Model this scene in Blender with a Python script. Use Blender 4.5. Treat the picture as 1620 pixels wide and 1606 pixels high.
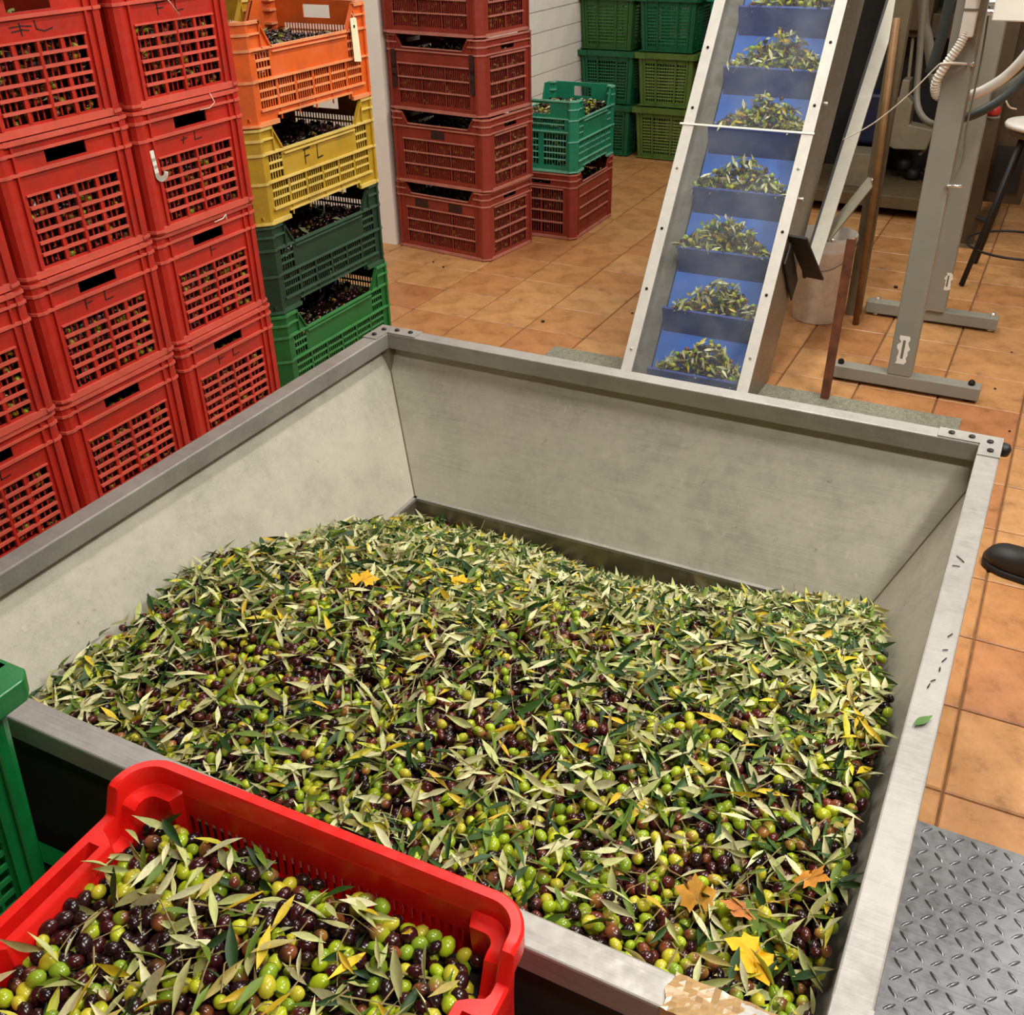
import bpy, math, random
import numpy as np
from mathutils import Matrix, Vector
random.seed(7); RNG = np.random.default_rng(11)
for o in list(bpy.data.objects): bpy.data.objects.remove(o)
S = bpy.context.scene
C = S.collection
PI = math.pi

# ------------------------------------------------------------------ camera
cam_d = bpy.data.cameras.new('camera'); cam = bpy.data.objects.new('camera', cam_d); C.objects.link(cam)
cam_d.sensor_fit = 'HORIZONTAL'; cam_d.sensor_width = 36.0; cam_d.lens = 36.0*1615.0/1620.0
cam_d.clip_start = 0.02
CR = [[0.888584, 0.225485, -0.399468], [0.458361, -0.470568, 0.753970], [-0.017968, -0.853066, -0.521493]]
M = Matrix(((CR[0][0], -CR[0][1], -CR[0][2], 0), (CR[1][0], -CR[1][1], -CR[1][2], 0), (CR[2][0], -CR[2][1], -CR[2][2], 1.66), (0, 0, 0, 1)))
cam.matrix_world = M
S.camera = cam
CAMPOS = np.array([0, 0, 1.66])

# ------------------------------------------------------------------ world, exposure
W = bpy.data.worlds.new('world'); S.world = W; W.use_nodes = True
W.node_tree.nodes['Background'].inputs[0].default_value = (1.0, 0.97, 0.92, 1)
W.node_tree.nodes['Background'].inputs[1].default_value = 0.015
S.view_settings.view_transform = 'Standard'; S.view_settings.look = 'None'
S.view_settings.exposure = -0.15; S.view_settings.gamma = 1.0; S.view_settings.use_curve_mapping = False

# ceiling lamps: (x, y, rotation, watts); the fixtures are built further down, the light belongs to them
LAMPS = [(1.0, 2.2, PI/2, 96), (0.8, 0.1, 0, 56), (-0.75, 2.3, PI/2, 42), (1.4, 5.2, PI/2, 27), (-0.9, 4.4, PI/2, 46), (-2.1, 6.6, PI/2, 18), (1.5, 8.6, 0, 25), (-3.55, 3.0, PI/2, 34)]  # second and last added: fill for bin back panel and wall corner
CEIL = 3.3

# ------------------------------------------------------------------ materials
def lin(c):
    return tuple(((v/255.0)/12.92 if v/255.0 <= 0.04045 else ((v/255.0+0.055)/1.055)**2.4) for v in c)
def new_mat(name):
    m = bpy.data.materials.new(name); m.use_nodes = True
    nt = m.node_tree; b = nt.nodes['Principled BSDF']
    return m, nt, b
def noise(nt, scale, detail=4, coord='Object', rough=0.55):
    tc = nt.nodes.new('ShaderNodeTexCoord'); n = nt.nodes.new('ShaderNodeTexNoise')
    n.inputs['Scale'].default_value = scale; n.inputs['Detail'].default_value = detail; n.inputs['Roughness'].default_value = rough
    nt.links.new(tc.outputs[coord], n.inputs['Vector'])
    return n
def ramp(nt, src, stops):
    r = nt.nodes.new('ShaderNodeValToRGB'); el = r.color_ramp.elements
    while len(el) < len(stops): el.new(0.5)
    for e, (p, c) in zip(el, stops): e.position = p; e.color = (*c, 1)
    nt.links.new(src, r.inputs[0]); return r
def bump(nt, b, src, strength, dist=0.002):
    bp = nt.nodes.new('ShaderNodeBump'); bp.inputs['Strength'].default_value = strength; bp.inputs['Distance'].default_value = dist
    nt.links.new(src, bp.inputs['Height']); nt.links.new(bp.outputs[0], b.inputs['Normal'])
def mul(c, k): return tuple(min(1, v*k) for v in c)
def mixc(a, b, t): return tuple(x*(1-t)+y*t for x, y in zip(a, b))

def plastic(name, c, rough=0.38, dirt=0.25, spec=0.5):
    m, nt, b = new_mat(name); c = lin(c)
    n = noise(nt, 9, 6, rough=0.7)
    grey = sum(c)/3
    r = ramp(nt, n.outputs[0], [(0.3, mixc(mul(c, 0.72), (grey,)*3, dirt*0.3)), (0.52, c), (0.75, mixc(mul(c, 1.08), (grey*1.3,)*3, dirt*0.5))])
    nt.links.new(r.outputs[0], b.inputs['Base Color'])
    n2 = noise(nt, 60, 3)
    rr = ramp(nt, n2.outputs[0], [(0.3, (rough*0.8,)*3), (0.7, (min(1, rough*1.25),)*3)])
    nt.links.new(rr.outputs[0], b.inputs['Roughness'])
    b.inputs['Specular IOR Level'].default_value = spec
    bump(nt, b, n2.outputs[0], 0.12, 0.001)
    return m
def flat(name, c, rough=0.6, metal=0.0, var=0.15, scale=25, bs=0.1, spec=0.5):
    m, nt, b = new_mat(name); c = lin(c)
    n = noise(nt, scale, 5)
    r = ramp(nt, n.outputs[0], [(0.3, mul(c, 1-var)), (0.7, mul(c, 1+var))])
    nt.links.new(r.outputs[0], b.inputs['Base Color'])
    b.inputs['Roughness'].default_value = rough; b.inputs['Metallic'].default_value = metal
    b.inputs['Specular IOR Level'].default_value = spec
    if bs: bump(nt, b, n.outputs[0], bs, 0.001)
    return m
def steel(name, c, rough=0.42, metal=0.75, blotch=0.22, scratch=False):
    m, nt, b = new_mat(name); c = lin(c)
    n1 = noise(nt, 5, 8, rough=0.75); n2 = noise(nt, 55, 4, rough=0.7)
    tc = nt.nodes.new('ShaderNodeTexCoord'); mp = nt.nodes.new('ShaderNodeMapping'); mp.inputs['Scale'].default_value = (4, 160, 160)
    n3 = nt.nodes.new('ShaderNodeTexNoise'); n3.inputs['Scale'].default_value = 2.0; n3.inputs['Detail'].default_value = 3
    nt.links.new(tc.outputs['Object'], mp.inputs[0]); nt.links.new(mp.outputs[0], n3.inputs['Vector'])
    mx = nt.nodes.new('ShaderNodeMath'); mx.operation = 'ADD'; nt.links.new(n1.outputs[0], mx.inputs[0])
    ms = nt.nodes.new('ShaderNodeMath'); ms.operation = 'MULTIPLY'; ms.inputs[1].default_value = 0.35; nt.links.new(n3.outputs[0], ms.inputs[0])
    nt.links.new(ms.outputs[0], mx.inputs[1])
    r = ramp(nt, mx.outputs[0], [(0.45, mul(c, 1-blotch)), (0.68, c), (0.9, mul(c, 1+blotch*0.5))])
    if scratch:
        mp2 = nt.nodes.new('ShaderNodeMapping'); mp2.inputs['Scale'].default_value = (26, 26, 2.2); mp2.inputs['Rotation'].default_value = (0.35, 0.25, 0.3)
        n4 = nt.nodes.new('ShaderNodeTexNoise'); n4.inputs['Scale'].default_value = 3.0; n4.inputs['Detail'].default_value = 2
        nt.links.new(tc.outputs['Object'], mp2.inputs[0]); nt.links.new(mp2.outputs[0], n4.inputs['Vector'])
        r4 = ramp(nt, n4.outputs[0], [(0.68, (0, 0, 0)), (0.76, (0.5,)*3)])
        m4 = nt.nodes.new('ShaderNodeMix'); m4.data_type = 'RGBA'; nt.links.new(r4.outputs[0], m4.inputs[0]); nt.links.new(r.outputs[0], m4.inputs[6]); m4.inputs[7].default_value = (*mul(c, 1.3), 1)
        n5 = noise(nt, 38, 5, rough=0.75); r5 = ramp(nt, n5.outputs[0], [(0.28, (0.5, 0.48, 0.44)), (0.36, (1, 1, 1))])
        m5 = nt.nodes.new('ShaderNodeMix'); m5.data_type = 'RGBA'; m5.blend_type = 'MULTIPLY'; m5.inputs[0].default_value = 0.8
        nt.links.new(m4.outputs[2], m5.inputs[6]); nt.links.new(r5.outputs[0], m5.inputs[7]); nt.links.new(m5.outputs[2], b.inputs['Base Color'])
    else: nt.links.new(r.outputs[0], b.inputs['Base Color'])
    rr = ramp(nt, n2.outputs[0], [(0.25, (rough*0.75,)*3), (0.75, (rough*1.3,)*3)])
    nt.links.new(rr.outputs[0], b.inputs['Roughness'])
    b.inputs['Metallic'].default_value = metal
    bump(nt, b, n3.outputs[0], 0.05, 0.001)
    return m
def attr_mat(name, rough=0.4, spec=0.5, speck=False, sheen=0, trans=0):
    m, nt, b = new_mat(name)
    a = nt.nodes.new('ShaderNodeAttribute'); a.attribute_name = 'Col'
    n = noise(nt, 900 if speck else 140, 2)
    r = ramp(nt, n.outputs[0], [(0.35, (0.82,)*3), (0.6, (1.05,)*3)])
    mm = nt.nodes.new('ShaderNodeMix'); mm.data_type = 'RGBA'; mm.blend_type = 'MULTIPLY'; mm.inputs[0].default_value = 0.8
    nt.links.new(a.outputs['Color'], mm.inputs[6]); nt.links.new(r.outputs[0], mm.inputs[7])
    nt.links.new(mm.outputs[2], b.inputs['Base Color'])
    b.inputs['Roughness'].default_value = rough; b.inputs['Specular IOR Level'].default_value = spec
    return m

MT = {}
MT['red'] = plastic('red_plastic', (188, 42, 27))
MT['red2'] = plastic('bright_red_plastic', (222, 26, 18), rough=0.33, dirt=0.05)
MT['orange'] = plastic('orange_plastic', (222, 98, 30))
MT['yellow'] = plastic('yellow_plastic', (186, 148, 34))
MT['dgreen'] = plastic('dark_green_plastic', (38, 62, 44))
MT['green'] = plastic('green_plastic', (38, 104, 48))
MT['maroon'] = plastic('maroon_plastic', (148, 54, 40))
MT['teal'] = plastic('teal_plastic', (32, 138, 106))
MT['fgreen'] = plastic('forest_green_plastic', (16, 98, 62))
MT['lgreen'] = plastic('leaf_green_plastic', (46, 96, 38))
MT['ogreen'] = plastic('olive_green_plastic', (92, 122, 52))
MT['ngreen'] = plastic('deep_green_plastic', (14, 112, 52), rough=0.3)
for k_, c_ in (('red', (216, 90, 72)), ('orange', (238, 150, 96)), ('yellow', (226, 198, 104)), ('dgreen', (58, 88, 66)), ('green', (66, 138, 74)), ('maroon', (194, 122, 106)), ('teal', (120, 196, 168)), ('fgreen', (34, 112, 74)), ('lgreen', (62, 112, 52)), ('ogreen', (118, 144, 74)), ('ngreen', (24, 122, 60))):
    MT[k_+'_worn_highlight'] = plastic('scuffed_highlight_'+k_+'_plastic', c_, rough=0.45, dirt=0.3)  # lighter rib tone: highlights painted into the colour along with scuffing
MT['panel'] = steel('steel_sheet', (196, 191, 176), rough=0.5, metal=0.35, blotch=0.26, scratch=True)
MT['rim'] = steel('steel_tube', (164, 160, 155), rough=0.5, metal=0.5, blotch=0.28)
MT['alu'] = flat('aluminium_strip', (206, 202, 194), rough=0.55, metal=0.15, var=0.06)
MT['ssdark'] = steel('dull_steel', (150, 140, 124), rough=0.4, metal=0.7)
MT['screw'] = flat('dark_screw', (40, 36, 32), rough=0.4, metal=0.6)
MT['bolt'] = flat('bright_bolt', (225, 222, 215), rough=0.25, metal=0.8, var=0.05)
MT['black'] = flat('black_rubber', (22, 21, 21), rough=0.55)
MT['shoe'] = flat('black_leather', (34, 33, 32), rough=0.5, scale=80)
MT['belt'] = flat('blue_belt', (50, 110, 208), rough=0.45, var=0.12, scale=8)
MT['cleat'] = flat('dark_blue_cleat', (44, 66, 142), rough=0.5, var=0.15, scale=10)
MT['grey'] = flat('grey_paint', (138, 135, 124), rough=0.5, var=0.06, scale=12)
MT['dpost'] = flat('olive_grey_paint', (104, 92, 70), rough=0.5, var=0.12)
MT['wood'] = flat('worn_wood', (126, 90, 48), rough=0.5, var=0.3, scale=14)
MT['rust'] = flat('rusty_iron', (104, 58, 34), rough=0.75, var=0.45, scale=18, bs=0.4)
MT['bucket'] = plastic('white_bucket_plastic', (240, 234, 224), rough=0.45, dirt=0.1)
MT['beige'] = flat('beige_casting', (130, 121, 100), rough=0.5, var=0.1)
MT['beige2'] = flat('pale_painted_rail', (176, 170, 156), rough=0.6, var=0.08)
MT['mach'] = flat('dark_machine', (30, 26, 22), rough=0.6, var=0.3)
MT['mbrown'] = flat('brown_machine_panel', (70, 54, 34), rough=0.55, var=0.15)
MT['mbase'] = flat('beige_machine_base', (92, 77, 54), rough=0.55, var=0.15)
MT['navy'] = flat('navy_motor', (22, 28, 58), rough=0.5)
MT['hose'] = flat('grey_hose', (112, 106, 92), rough=0.5, var=0.08)
MT['dhose'] = flat('slate_pipe', (58, 66, 64), rough=0.5, var=0.08)
MT['white'] = flat('white_plastic', (232, 228, 218), rough=0.45, var=0.03)
MT['redknob'] = flat('red_knob', (170, 40, 34), rough=0.45)
MT['paper'] = flat('paper_tag', (238, 232, 196), rough=0.8, var=0.05)
MT['ink'] = flat('black_marker', (30, 20, 20), rough=0.6)
MT['dpaint'] = flat('dark_brown_paint', (56, 30, 26), rough=0.6, var=0.3)
MT['wpaint'] = flat('white_paint', (238, 232, 220), rough=0.6, var=0.04)
MT['tape'] = flat('brown_tape', (176, 142, 96), rough=0.22, var=0.18, scale=60, bs=0.6)
MT['pit'] = flat('speckled_concrete', (128, 126, 110), rough=0.8, var=0.4, scale=120, bs=0.5)
MT['plate'] = steel('tread_plate_steel', (140, 142, 146), rough=0.36, metal=0.85, blotch=0.5)
MT['grout'] = flat('grout', (112, 76, 46), rough=0.85, var=0.3, scale=40)
MT['wall'] = flat('white_wall_paint', (246, 242, 234), rough=0.8, var=0.03, scale=10, bs=0.2)
MT['joint'] = flat('wall_joint', (196, 188, 174), rough=0.9, var=0.05)
MT['roomwall'] = flat('room_plaster', (112, 107, 97), rough=0.85, var=0.03)
MT['ceil'] = flat('ceiling_paint', (140, 138, 131), rough=0.9, var=0.02)
MT['bed'] = flat('gap_shade_bed', (26, 17, 12), rough=0.9, var=0.4, scale=90)  # near-black sheet colour, painted in for the shade between the olives
MT['string'] = flat('white_string', (225, 215, 200), rough=0.8)
MT['stoolw'] = flat('white_laminate', (238, 234, 224), rough=0.35, var=0.02)
MT['olive'] = attr_mat('olive_skin', rough=0.22, spec=0.55, speck=True)
MT['leaf'] = attr_mat('leaf_surface', rough=0.5, spec=0.35)
MT['twig'] = flat('twig_bark', (150, 132, 84), rough=0.8, var=0.3)
MT['maple'] = attr_mat('maple_surface', rough=0.6, spec=0.25)

# terracotta tile with a tone of its own per tile
m, nt, b = new_mat('terracotta'); MT['tile'] = m
oi = nt.nodes.new('ShaderNodeObjectInfo'); n = noise(nt, 9, 9, rough=0.72); n2 = noise(nt, 3.2, 4)
r1 = ramp(nt, oi.outputs['Random'], [(0.0, lin((182, 126, 78))), (0.35, lin((190, 138, 88))), (0.65, lin((194, 144, 94))), (0.9, lin((184, 130, 82))), (1.0, lin((174, 114, 72)))])
r2 = ramp(nt, n.outputs[0], [(0.34, (0.50, 0.44, 0.36)), (0.47, (0.90, 0.88, 0.84)), (0.66, (1.16, 1.17, 1.14))])
mm = nt.nodes.new('ShaderNodeMix'); mm.data_type = 'RGBA'; mm.blend_type = 'MULTIPLY'; mm.inputs[0].default_value = 0.9
nt.links.new(r1.outputs[0], mm.inputs[6]); nt.links.new(r2.outputs[0], mm.inputs[7]); nt.links.new(mm.outputs[2], b.inputs['Base Color'])
rr = ramp(nt, n2.outputs[0], [(0.3, (0.28,)*3), (0.7, (0.5,)*3)]); nt.links.new(rr.outputs[0], b.inputs['Roughness'])
bump(nt, b, n.outputs[0], 0.25, 0.002)

# far floor: the same tiles as a pattern
m, nt, b = new_mat('floor_far'); MT['floor'] = m
tc = nt.nodes.new('ShaderNodeTexCoord'); mp = nt.nodes.new('ShaderNodeMapping'); mp.inputs['Location'].default_value = (-0.083, -1.770, 0)
br = nt.nodes.new('ShaderNodeTexBrick'); br.offset = 0; br.inputs['Scale'].default_value = 1
br.inputs['Brick Width'].default_value = 0.2855; br.inputs['Row Height'].default_value = 0.2855; br.inputs['Mortar Size'].default_value = 0.004
br.inputs['Color1'].default_value = (*lin((214, 150, 88)), 1); br.inputs['Color2'].default_value = (*lin((192, 118, 66)), 1); br.inputs['Mortar'].default_value = (*lin((112, 76, 46)), 1)
nt.links.new(tc.outputs['Object'], mp.inputs[0]); nt.links.new(mp.outputs[0], br.inputs['Vector']); nt.links.new(br.outputs[0], b.inputs['Base Color'])
b.inputs['Roughness'].default_value = 0.4

# clear plastic cover: part transparent, part glossy and slightly hazy
m, nt, b = new_mat('clear_plastic'); MT['clear'] = m
tr = nt.nodes.new('ShaderNodeBsdfTransparent'); tr.inputs[0].default_value = (0.93, 0.95, 0.96, 1)
b.inputs['Base Color'].default_value = (0.62, 0.65, 0.68, 1); b.inputs['Roughness'].default_value = 0.16
nz = noise(nt, 6, 5); rz = ramp(nt, nz.outputs[0], [(0.35, (0.03,)*3), (0.75, (0.10,)*3)])
mx = nt.nodes.new('ShaderNodeMixShader'); nt.links.new(rz.outputs[0], mx.inputs[0]); nt.links.new(tr.outputs[0], mx.inputs[1]); nt.links.new(b.outputs[0], mx.inputs[2])
nt.links.new(mx.outputs[0], nt.nodes['Material Output'].inputs[0])

m, nt, b = new_mat('lamp_tube'); MT['tube'] = m
b.inputs['Emission Color'].default_value = (1, 0.96, 0.88, 1); b.inputs['Emission Strength'].default_value = 6

# ------------------------------------------------------------------ helpers
class MB:
    def __init__(s): s.v = []; s.f = []; s.cur = 0; s.runs = []
    def use(s, k):
        s.runs.append((len(s.f), k))
    def poly_prism(s, pts, a, b_, xf):
        """pts: 2-D outline (u,v); extruded from a to b_ along n; xf(u,v,n)->xyz"""
        k = len(s.v); n = len(pts)
        s.v += [xf(u, v, a) for u, v in pts] + [xf(u, v, b_) for u, v in pts]
        s.f.append(tuple(range(k+n-1, k-1, -1))); s.f.append(tuple(range(k+n, k+2*n)))
        for i in range(n):
            j = (i+1) % n; s.f.append((k+i, k+j, k+n+j, k+n+i))
    def box(s, x0, x1, y0, y1, z0, z1):
        k = len(s.v)
        s.v += [(x0, y0, z0), (x1, y0, z0), (x1, y1, z0), (x0, y1, z0), (x0, y0, z1), (x1, y0, z1), (x1, y1, z1), (x0, y1, z1)]
        s.f += [(k+3, k+2, k+1, k), (k+4, k+5, k+6, k+7), (k, k+1, k+5, k+4), (k+1, k+2, k+6, k+5), (k+2, k+3, k+7, k+6), (k+3, k, k+4, k+7)]
    def bar(s, p, q, w, h, up=(0, 0, 1)):
        p = Vector(p); q = Vector(q); d = (q-p).normalized(); up = Vector(up)
        a = d.cross(up)
        if a.length < 1e-4: a = d.cross(Vector((1, 0, 0)))
        a.normalize(); c = a.cross(d).normalized(); k = len(s.v)
        for e in (p, q):
            for sa, sc in ((-1, -1), (1, -1), (1, 1), (-1, 1)): s.v.append(tuple(e+a*sa*w/2+c*sc*h/2))
        s.f += [(k, k+1, k+2, k+3), (k+7, k+6, k+5, k+4)]
        for i in range(4):
            j = (i+1) % 4; s.f.append((k+i, k+4+i, k+4+j, k+j))
    def tube(s, pts, r, seg=8, cap=True):
        pts = [Vector(p) for p in pts]; n = len(pts); k = len(s.v)
        rr = r if isinstance(r, (list, tuple)) else [r]*n
        prev = None
        for i, p in enumerate(pts):
            d = (pts[min(i+1, n-1)]-pts[max(i-1, 0)]).normalized()
            a = prev if prev is not None else (Vector((0, 0, 1)) if abs(d.z) < 0.9 else Vector((1, 0, 0)))
            a = (a-d*a.dot(d)).normalized(); prev = a; c = d.cross(a)
            for t in range(seg):
                th = 2*PI*t/seg; s.v.append(tuple(p+(a*math.cos(th)+c*math.sin(th))*rr[i]))
        for i in range(n-1):
            for t in range(seg):
                u = (t+1) % seg; s.f.append((k+i*seg+t, k+i*seg+u, k+(i+1)*seg+u, k+(i+1)*seg+t))
        if cap:
            s.f.append(tuple(range(k+seg-1, k-1, -1))); s.f.append(tuple(range(k+(n-1)*seg, k+n*seg)))
    def lathe(s, prof, c=(0, 0, 0), seg=24):
        k = len(s.v); n = len(prof)
        for r, z in prof:
            for t in range(seg):
                th = 2*PI*t/seg; s.v.append((c[0]+r*math.cos(th), c[1]+r*math.sin(th), c[2]+z))
        for i in range(n-1):
            for t in range(seg):
                u = (t+1) % seg; s.f.append((k+i*seg+t, k+i*seg+u, k+(i+1)*seg+u, k+(i+1)*seg+t))
        s.f.append(tuple(range(k+seg-1, k-1, -1))); s.f.append(tuple(range(k+(n-1)*seg, k+n*seg)))
    def mesh(s, name, mat, smooth=False):
        me = bpy.data.meshes.new(name); me.from_pydata([tuple(v) for v in s.v], [], s.f)
        for q in (mat if isinstance(mat, (list, tuple)) else [mat]): me.materials.append(q)
        if s.runs:
            mi = [0]*len(s.f)
            for a, k in s.runs:
                mi[a:] = [k]*(len(s.f)-a)
            me.polygons.foreach_set('material_index', mi)
        if smooth: me.polygons.foreach_set('use_smooth', [True]*len(me.polygons))
        me.update(); return me
    def build(s, name, mat, parent=None, smooth=False, bevel=0, loc=None):
        o = bpy.data.objects.new(name, s.mesh(name, mat, smooth)); C.objects.link(o)
        if parent: o.parent = parent
        if loc: o.location = loc
        if bevel:
            bv = o.modifiers.new('bevel', 'BEVEL'); bv.width = bevel; bv.segments = 2; bv.limit_method = 'ANGLE'; bv.angle_limit = 0.9
        return o

def obj(name, me, parent=None, loc=(0, 0, 0), rz=0):
    o = bpy.data.objects.new(name, me); C.objects.link(o); o.parent = parent; o.location = loc; o.rotation_euler = (0, 0, rz); return o
def tag(o, label=None, cat=None, group=None, kind=None):
    if label: o['label'] = label
    if cat: o['category'] = cat
    if group: o['group'] = group
    if kind: o['kind'] = kind
    return o
def thing(name, label, cat, loc=(0, 0, 0), rz=0, group=None):
    o = bpy.data.objects.new(name, None); C.objects.link(o); o.empty_display_size = 0.05
    o.location = loc; o.rotation_euler = (0, 0, rz); return tag(o, label, cat, group)

# ------------------------------------------------------------------ the setting
TP = 0.2855; TX0 = 0.083; TY0 = 1.770
fl = MB(); fl.box(-4.8, 3.6, -3.2, 9.6, -0.10, -0.006); floor = tag(fl.build('floor', MT['grout']), kind='structure')
fm = MB(); fm.box(-4.75, 3.55, 7.195, 9.55, -0.02, 0.0)
o = fm.build('far_tiles', MT['floor'], floor); o['kind'] = 'stuff'
fm = MB(); fm.box(TX0+3*TP, 3.55, -3.15, 7.19, -0.02, 0.0); fm.box(-4.75, TX0-12*TP, -3.15, 7.19, -0.02, 0.0); fm.box(TX0-12*TP, TX0+3*TP, -3.15, TY0-TP*4, -0.02, 0.0)
o = fm.build('outer_tiles', MT['floor'], floor); o['kind'] = 'stuff'
tiles = []
for k in range(4):
    t = MB(); g = TP/2-0.0028; e = 0.0035; z = [random.uniform(-0.0012, 0.0) for _ in range(4)]
    k0 = [(-g, -g), (g, -g), (g, g), (-g, g)]
    t.v = [(x, y, -0.02) for x, y in k0]+[(x, y, -0.004) for x, y in k0]+[(x*(1-e/g), y*(1-e/g), z[i]) for i, (x, y) in enumerate(k0)]
    t.f = [(4+i, 8+i, 8+(i+1) % 4, 4+(i+1) % 4)[::-1] for i in range(4)]+[(i, (i+1) % 4, 4+(i+1) % 4, 4+i) for i in range(4)]+[(8, 9, 10, 11)]
    tiles.append(t.mesh('tile', MT['tile']))
for i in range(-12, 3):
    for j in range(-4, 19):
        x = TX0+(i+0.5)*TP; y = TY0+(j+0.5)*TP
        if x > -0.15 and y < 1.62 and x < 1.0: continue            # steel plate lies there
        o = obj('tile', random.choice(tiles), floor, (x, y, 0), random.choice((0, PI/2, PI, -PI/2)))

def brick_wall(name, axis, pos, lo, hi, zhi, face, blo, bhi, bz):
    """a plain wall with painted blocks proud of it: bricks where the photo shows them"""
    wb = MB(); th = 0.2
    a, b_ = (pos, pos+th) if face < 0 else (pos-th, pos)
    if axis == 'x': wb.box(a, b_, lo, hi, -0.1, zhi)
    else: wb.box(lo, hi, a, b_, -0.1, zhi)
    w = tag(wb.build(name, MT['joint']), kind='structure')
    bw, bh, jt = 0.25, 0.122, 0.006
    bm_ = MB()
    if axis == 'x': bm_.box(0, 0.009, jt/2, bw-jt/2, jt/2, bh-jt/2)
    else: bm_.box(jt/2, bw-jt/2, -0.009, 0, jt/2, bh-jt/2)
    me = bm_.mesh('brick', MT['wall'])
    r = 0; z = 0.0
    while z < bz:
        u = blo-(bw/2 if r % 2 else 0)
        while u < bhi:
            if u >= lo-0.01 and u+bw <= hi+0.01: obj('brick', me, w, (pos, u, z) if axis == 'x' else (u, pos, z))
            u += bw
        z += bh; r += 1
    # above the bricks in view the wall goes on as plain paint
    pm = MB()
    if axis == 'x': pm.box(pos, pos+0.009, lo, hi, z, zhi)
    else: pm.box(lo, hi, pos-0.009, pos, z, zhi)
    pm.build('upper_paint', MT['wall'], w)
    return w
brick_wall('wall_left', 'x', -3.10, 4.76, 9.6, CEIL, 1, 4.77, 7.6, 1.45)
w = MB(); w.box(-4.6, -3.092, 4.56, 4.76, -0.1, CEIL); tag(w.build('wall_corner', MT['wall']), kind='structure')
for nm, bx in (('wall_far', (-3.1, 3.6, 9.6, 9.8, -0.1, CEIL)), ('wall_right', (3.6, 3.8, -3.2, 9.6, -0.1, CEIL)), ('wall_behind', (-4.8, 3.6, -3.4, -3.2, -0.1, CEIL)), ('wall_outer_left', (-4.8, -4.6, -3.2, 4.56, -0.1, CEIL))):
    w = MB(); w.box(*bx); tag(w.build(nm, MT['roomwall']), kind='structure')
w = MB(); w.box(-4.8, 3.8, -3.4, 9.8, CEIL, CEIL+0.1); tag(w.build('ceiling', MT['ceil']), kind='structure')
for i, (x, y, rz, wt) in enumerate(LAMPS):
    where = ('right of the bin', 'added to brighten the back panel of the bin', 'over the middle of the bin', 'right of the stool', 'over the conveyor', 'over the far green crates', 'by the far wall', 'added behind the red stacks to brighten the wall corner')[i]
    t = thing('ceiling_lamp', 'white fluorescent ceiling lamp '+where, 'lamp', (x, y, CEIL), rz, 'ceiling lamps')
    a = MB(); a.box(-0.75, 0.75, -0.10, 0.10, -0.06, -0.001); a.build('housing', MT['white'], t)
    for s in (-0.05, 0.05):
        a = MB(); a.tube([(-0.72, s, -0.085), (0.72, s, -0.085)], 0.014, 10); a.build('tube', MT['tube'], t)
    ld = bpy.data.lights.new('lamp_light', 'AREA'); ld.shape = 'RECTANGLE'; ld.size = 1.5; ld.size_y = 0.25; ld.energy = wt; ld.color = (1.0, 0.97, 0.89)
    lo = bpy.data.objects.new('lamp_light', ld); C.objects.link(lo); lo.parent = t; lo.location = (0, 0, -0.105)

# speckled concrete strip behind the bin
a = MB(); a.box(-1.70, -0.10, 2.5, 3.625, -0.005, 0.004)
tag(a.build('concrete_strip', MT['pit']), 'grey speckled concrete strip on the floor behind the bin', 'floor strip')

# ------------------------------------------------------------------ tread plate with its lugs
plate = thing('tread_plate', 'grey steel tread plate on the floor right of the bin', 'plate', (0, 0, 0))
a = MB(); a.box(-0.16, 1.05, -0.6, 1.658, -0.004, 0.006); a.build('sheet', MT['plate'], plate)
lg = MB(); n = 10
ring = [(0.0135*math.cos(2*PI*i/n), 0.0036*math.sin(2*PI*i/n)*(1 if i not in (0, n//2) else 1)) for i in range(n)]
lg.v = [(x, y, 0) for x, y in ring]+[(x*0.62, y*0.55, 0.0028) for x, y in ring]
lg.f = [(i, (i+1) % n, n+(i+1) % n, n+i) for i in range(n)]+[tuple(range(n, 2*n))]
lugm = lg.mesh('lug', MT['plate'], True)
far = MB(); cnt = 0
for i in range(48):
    for j in range(90):
        x = -0.145+i*0.0305; y = 1.640-j*0.0305
        if x > 1.04 or y < -0.58: continue
        rz = PI/4 if (i+j) % 2 else -PI/4
        # within the photograph's view of the plate
        if cnt < 300 and y > 1.02 and 0.0 < x-0.005 and x < 0.31-(1.65-y)*0.15+0.05:
            obj('lug', lugm, plate, (x, y, 0.006), rz); cnt += 1
        else:
            k = len(far.v); c, s_ = math.cos(rz), math.sin(rz)
            far.v += [(x+c*p[0]-s_*p[1], y+s_*p[0]+c*p[1], 0.006+p[2]) for p in lg.v]
            far.f += [tuple(k+q for q in f) for f in lg.f]
o = far.build('lug_field', MT['plate'], plate, True); o['kind'] = 'stuff'

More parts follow.
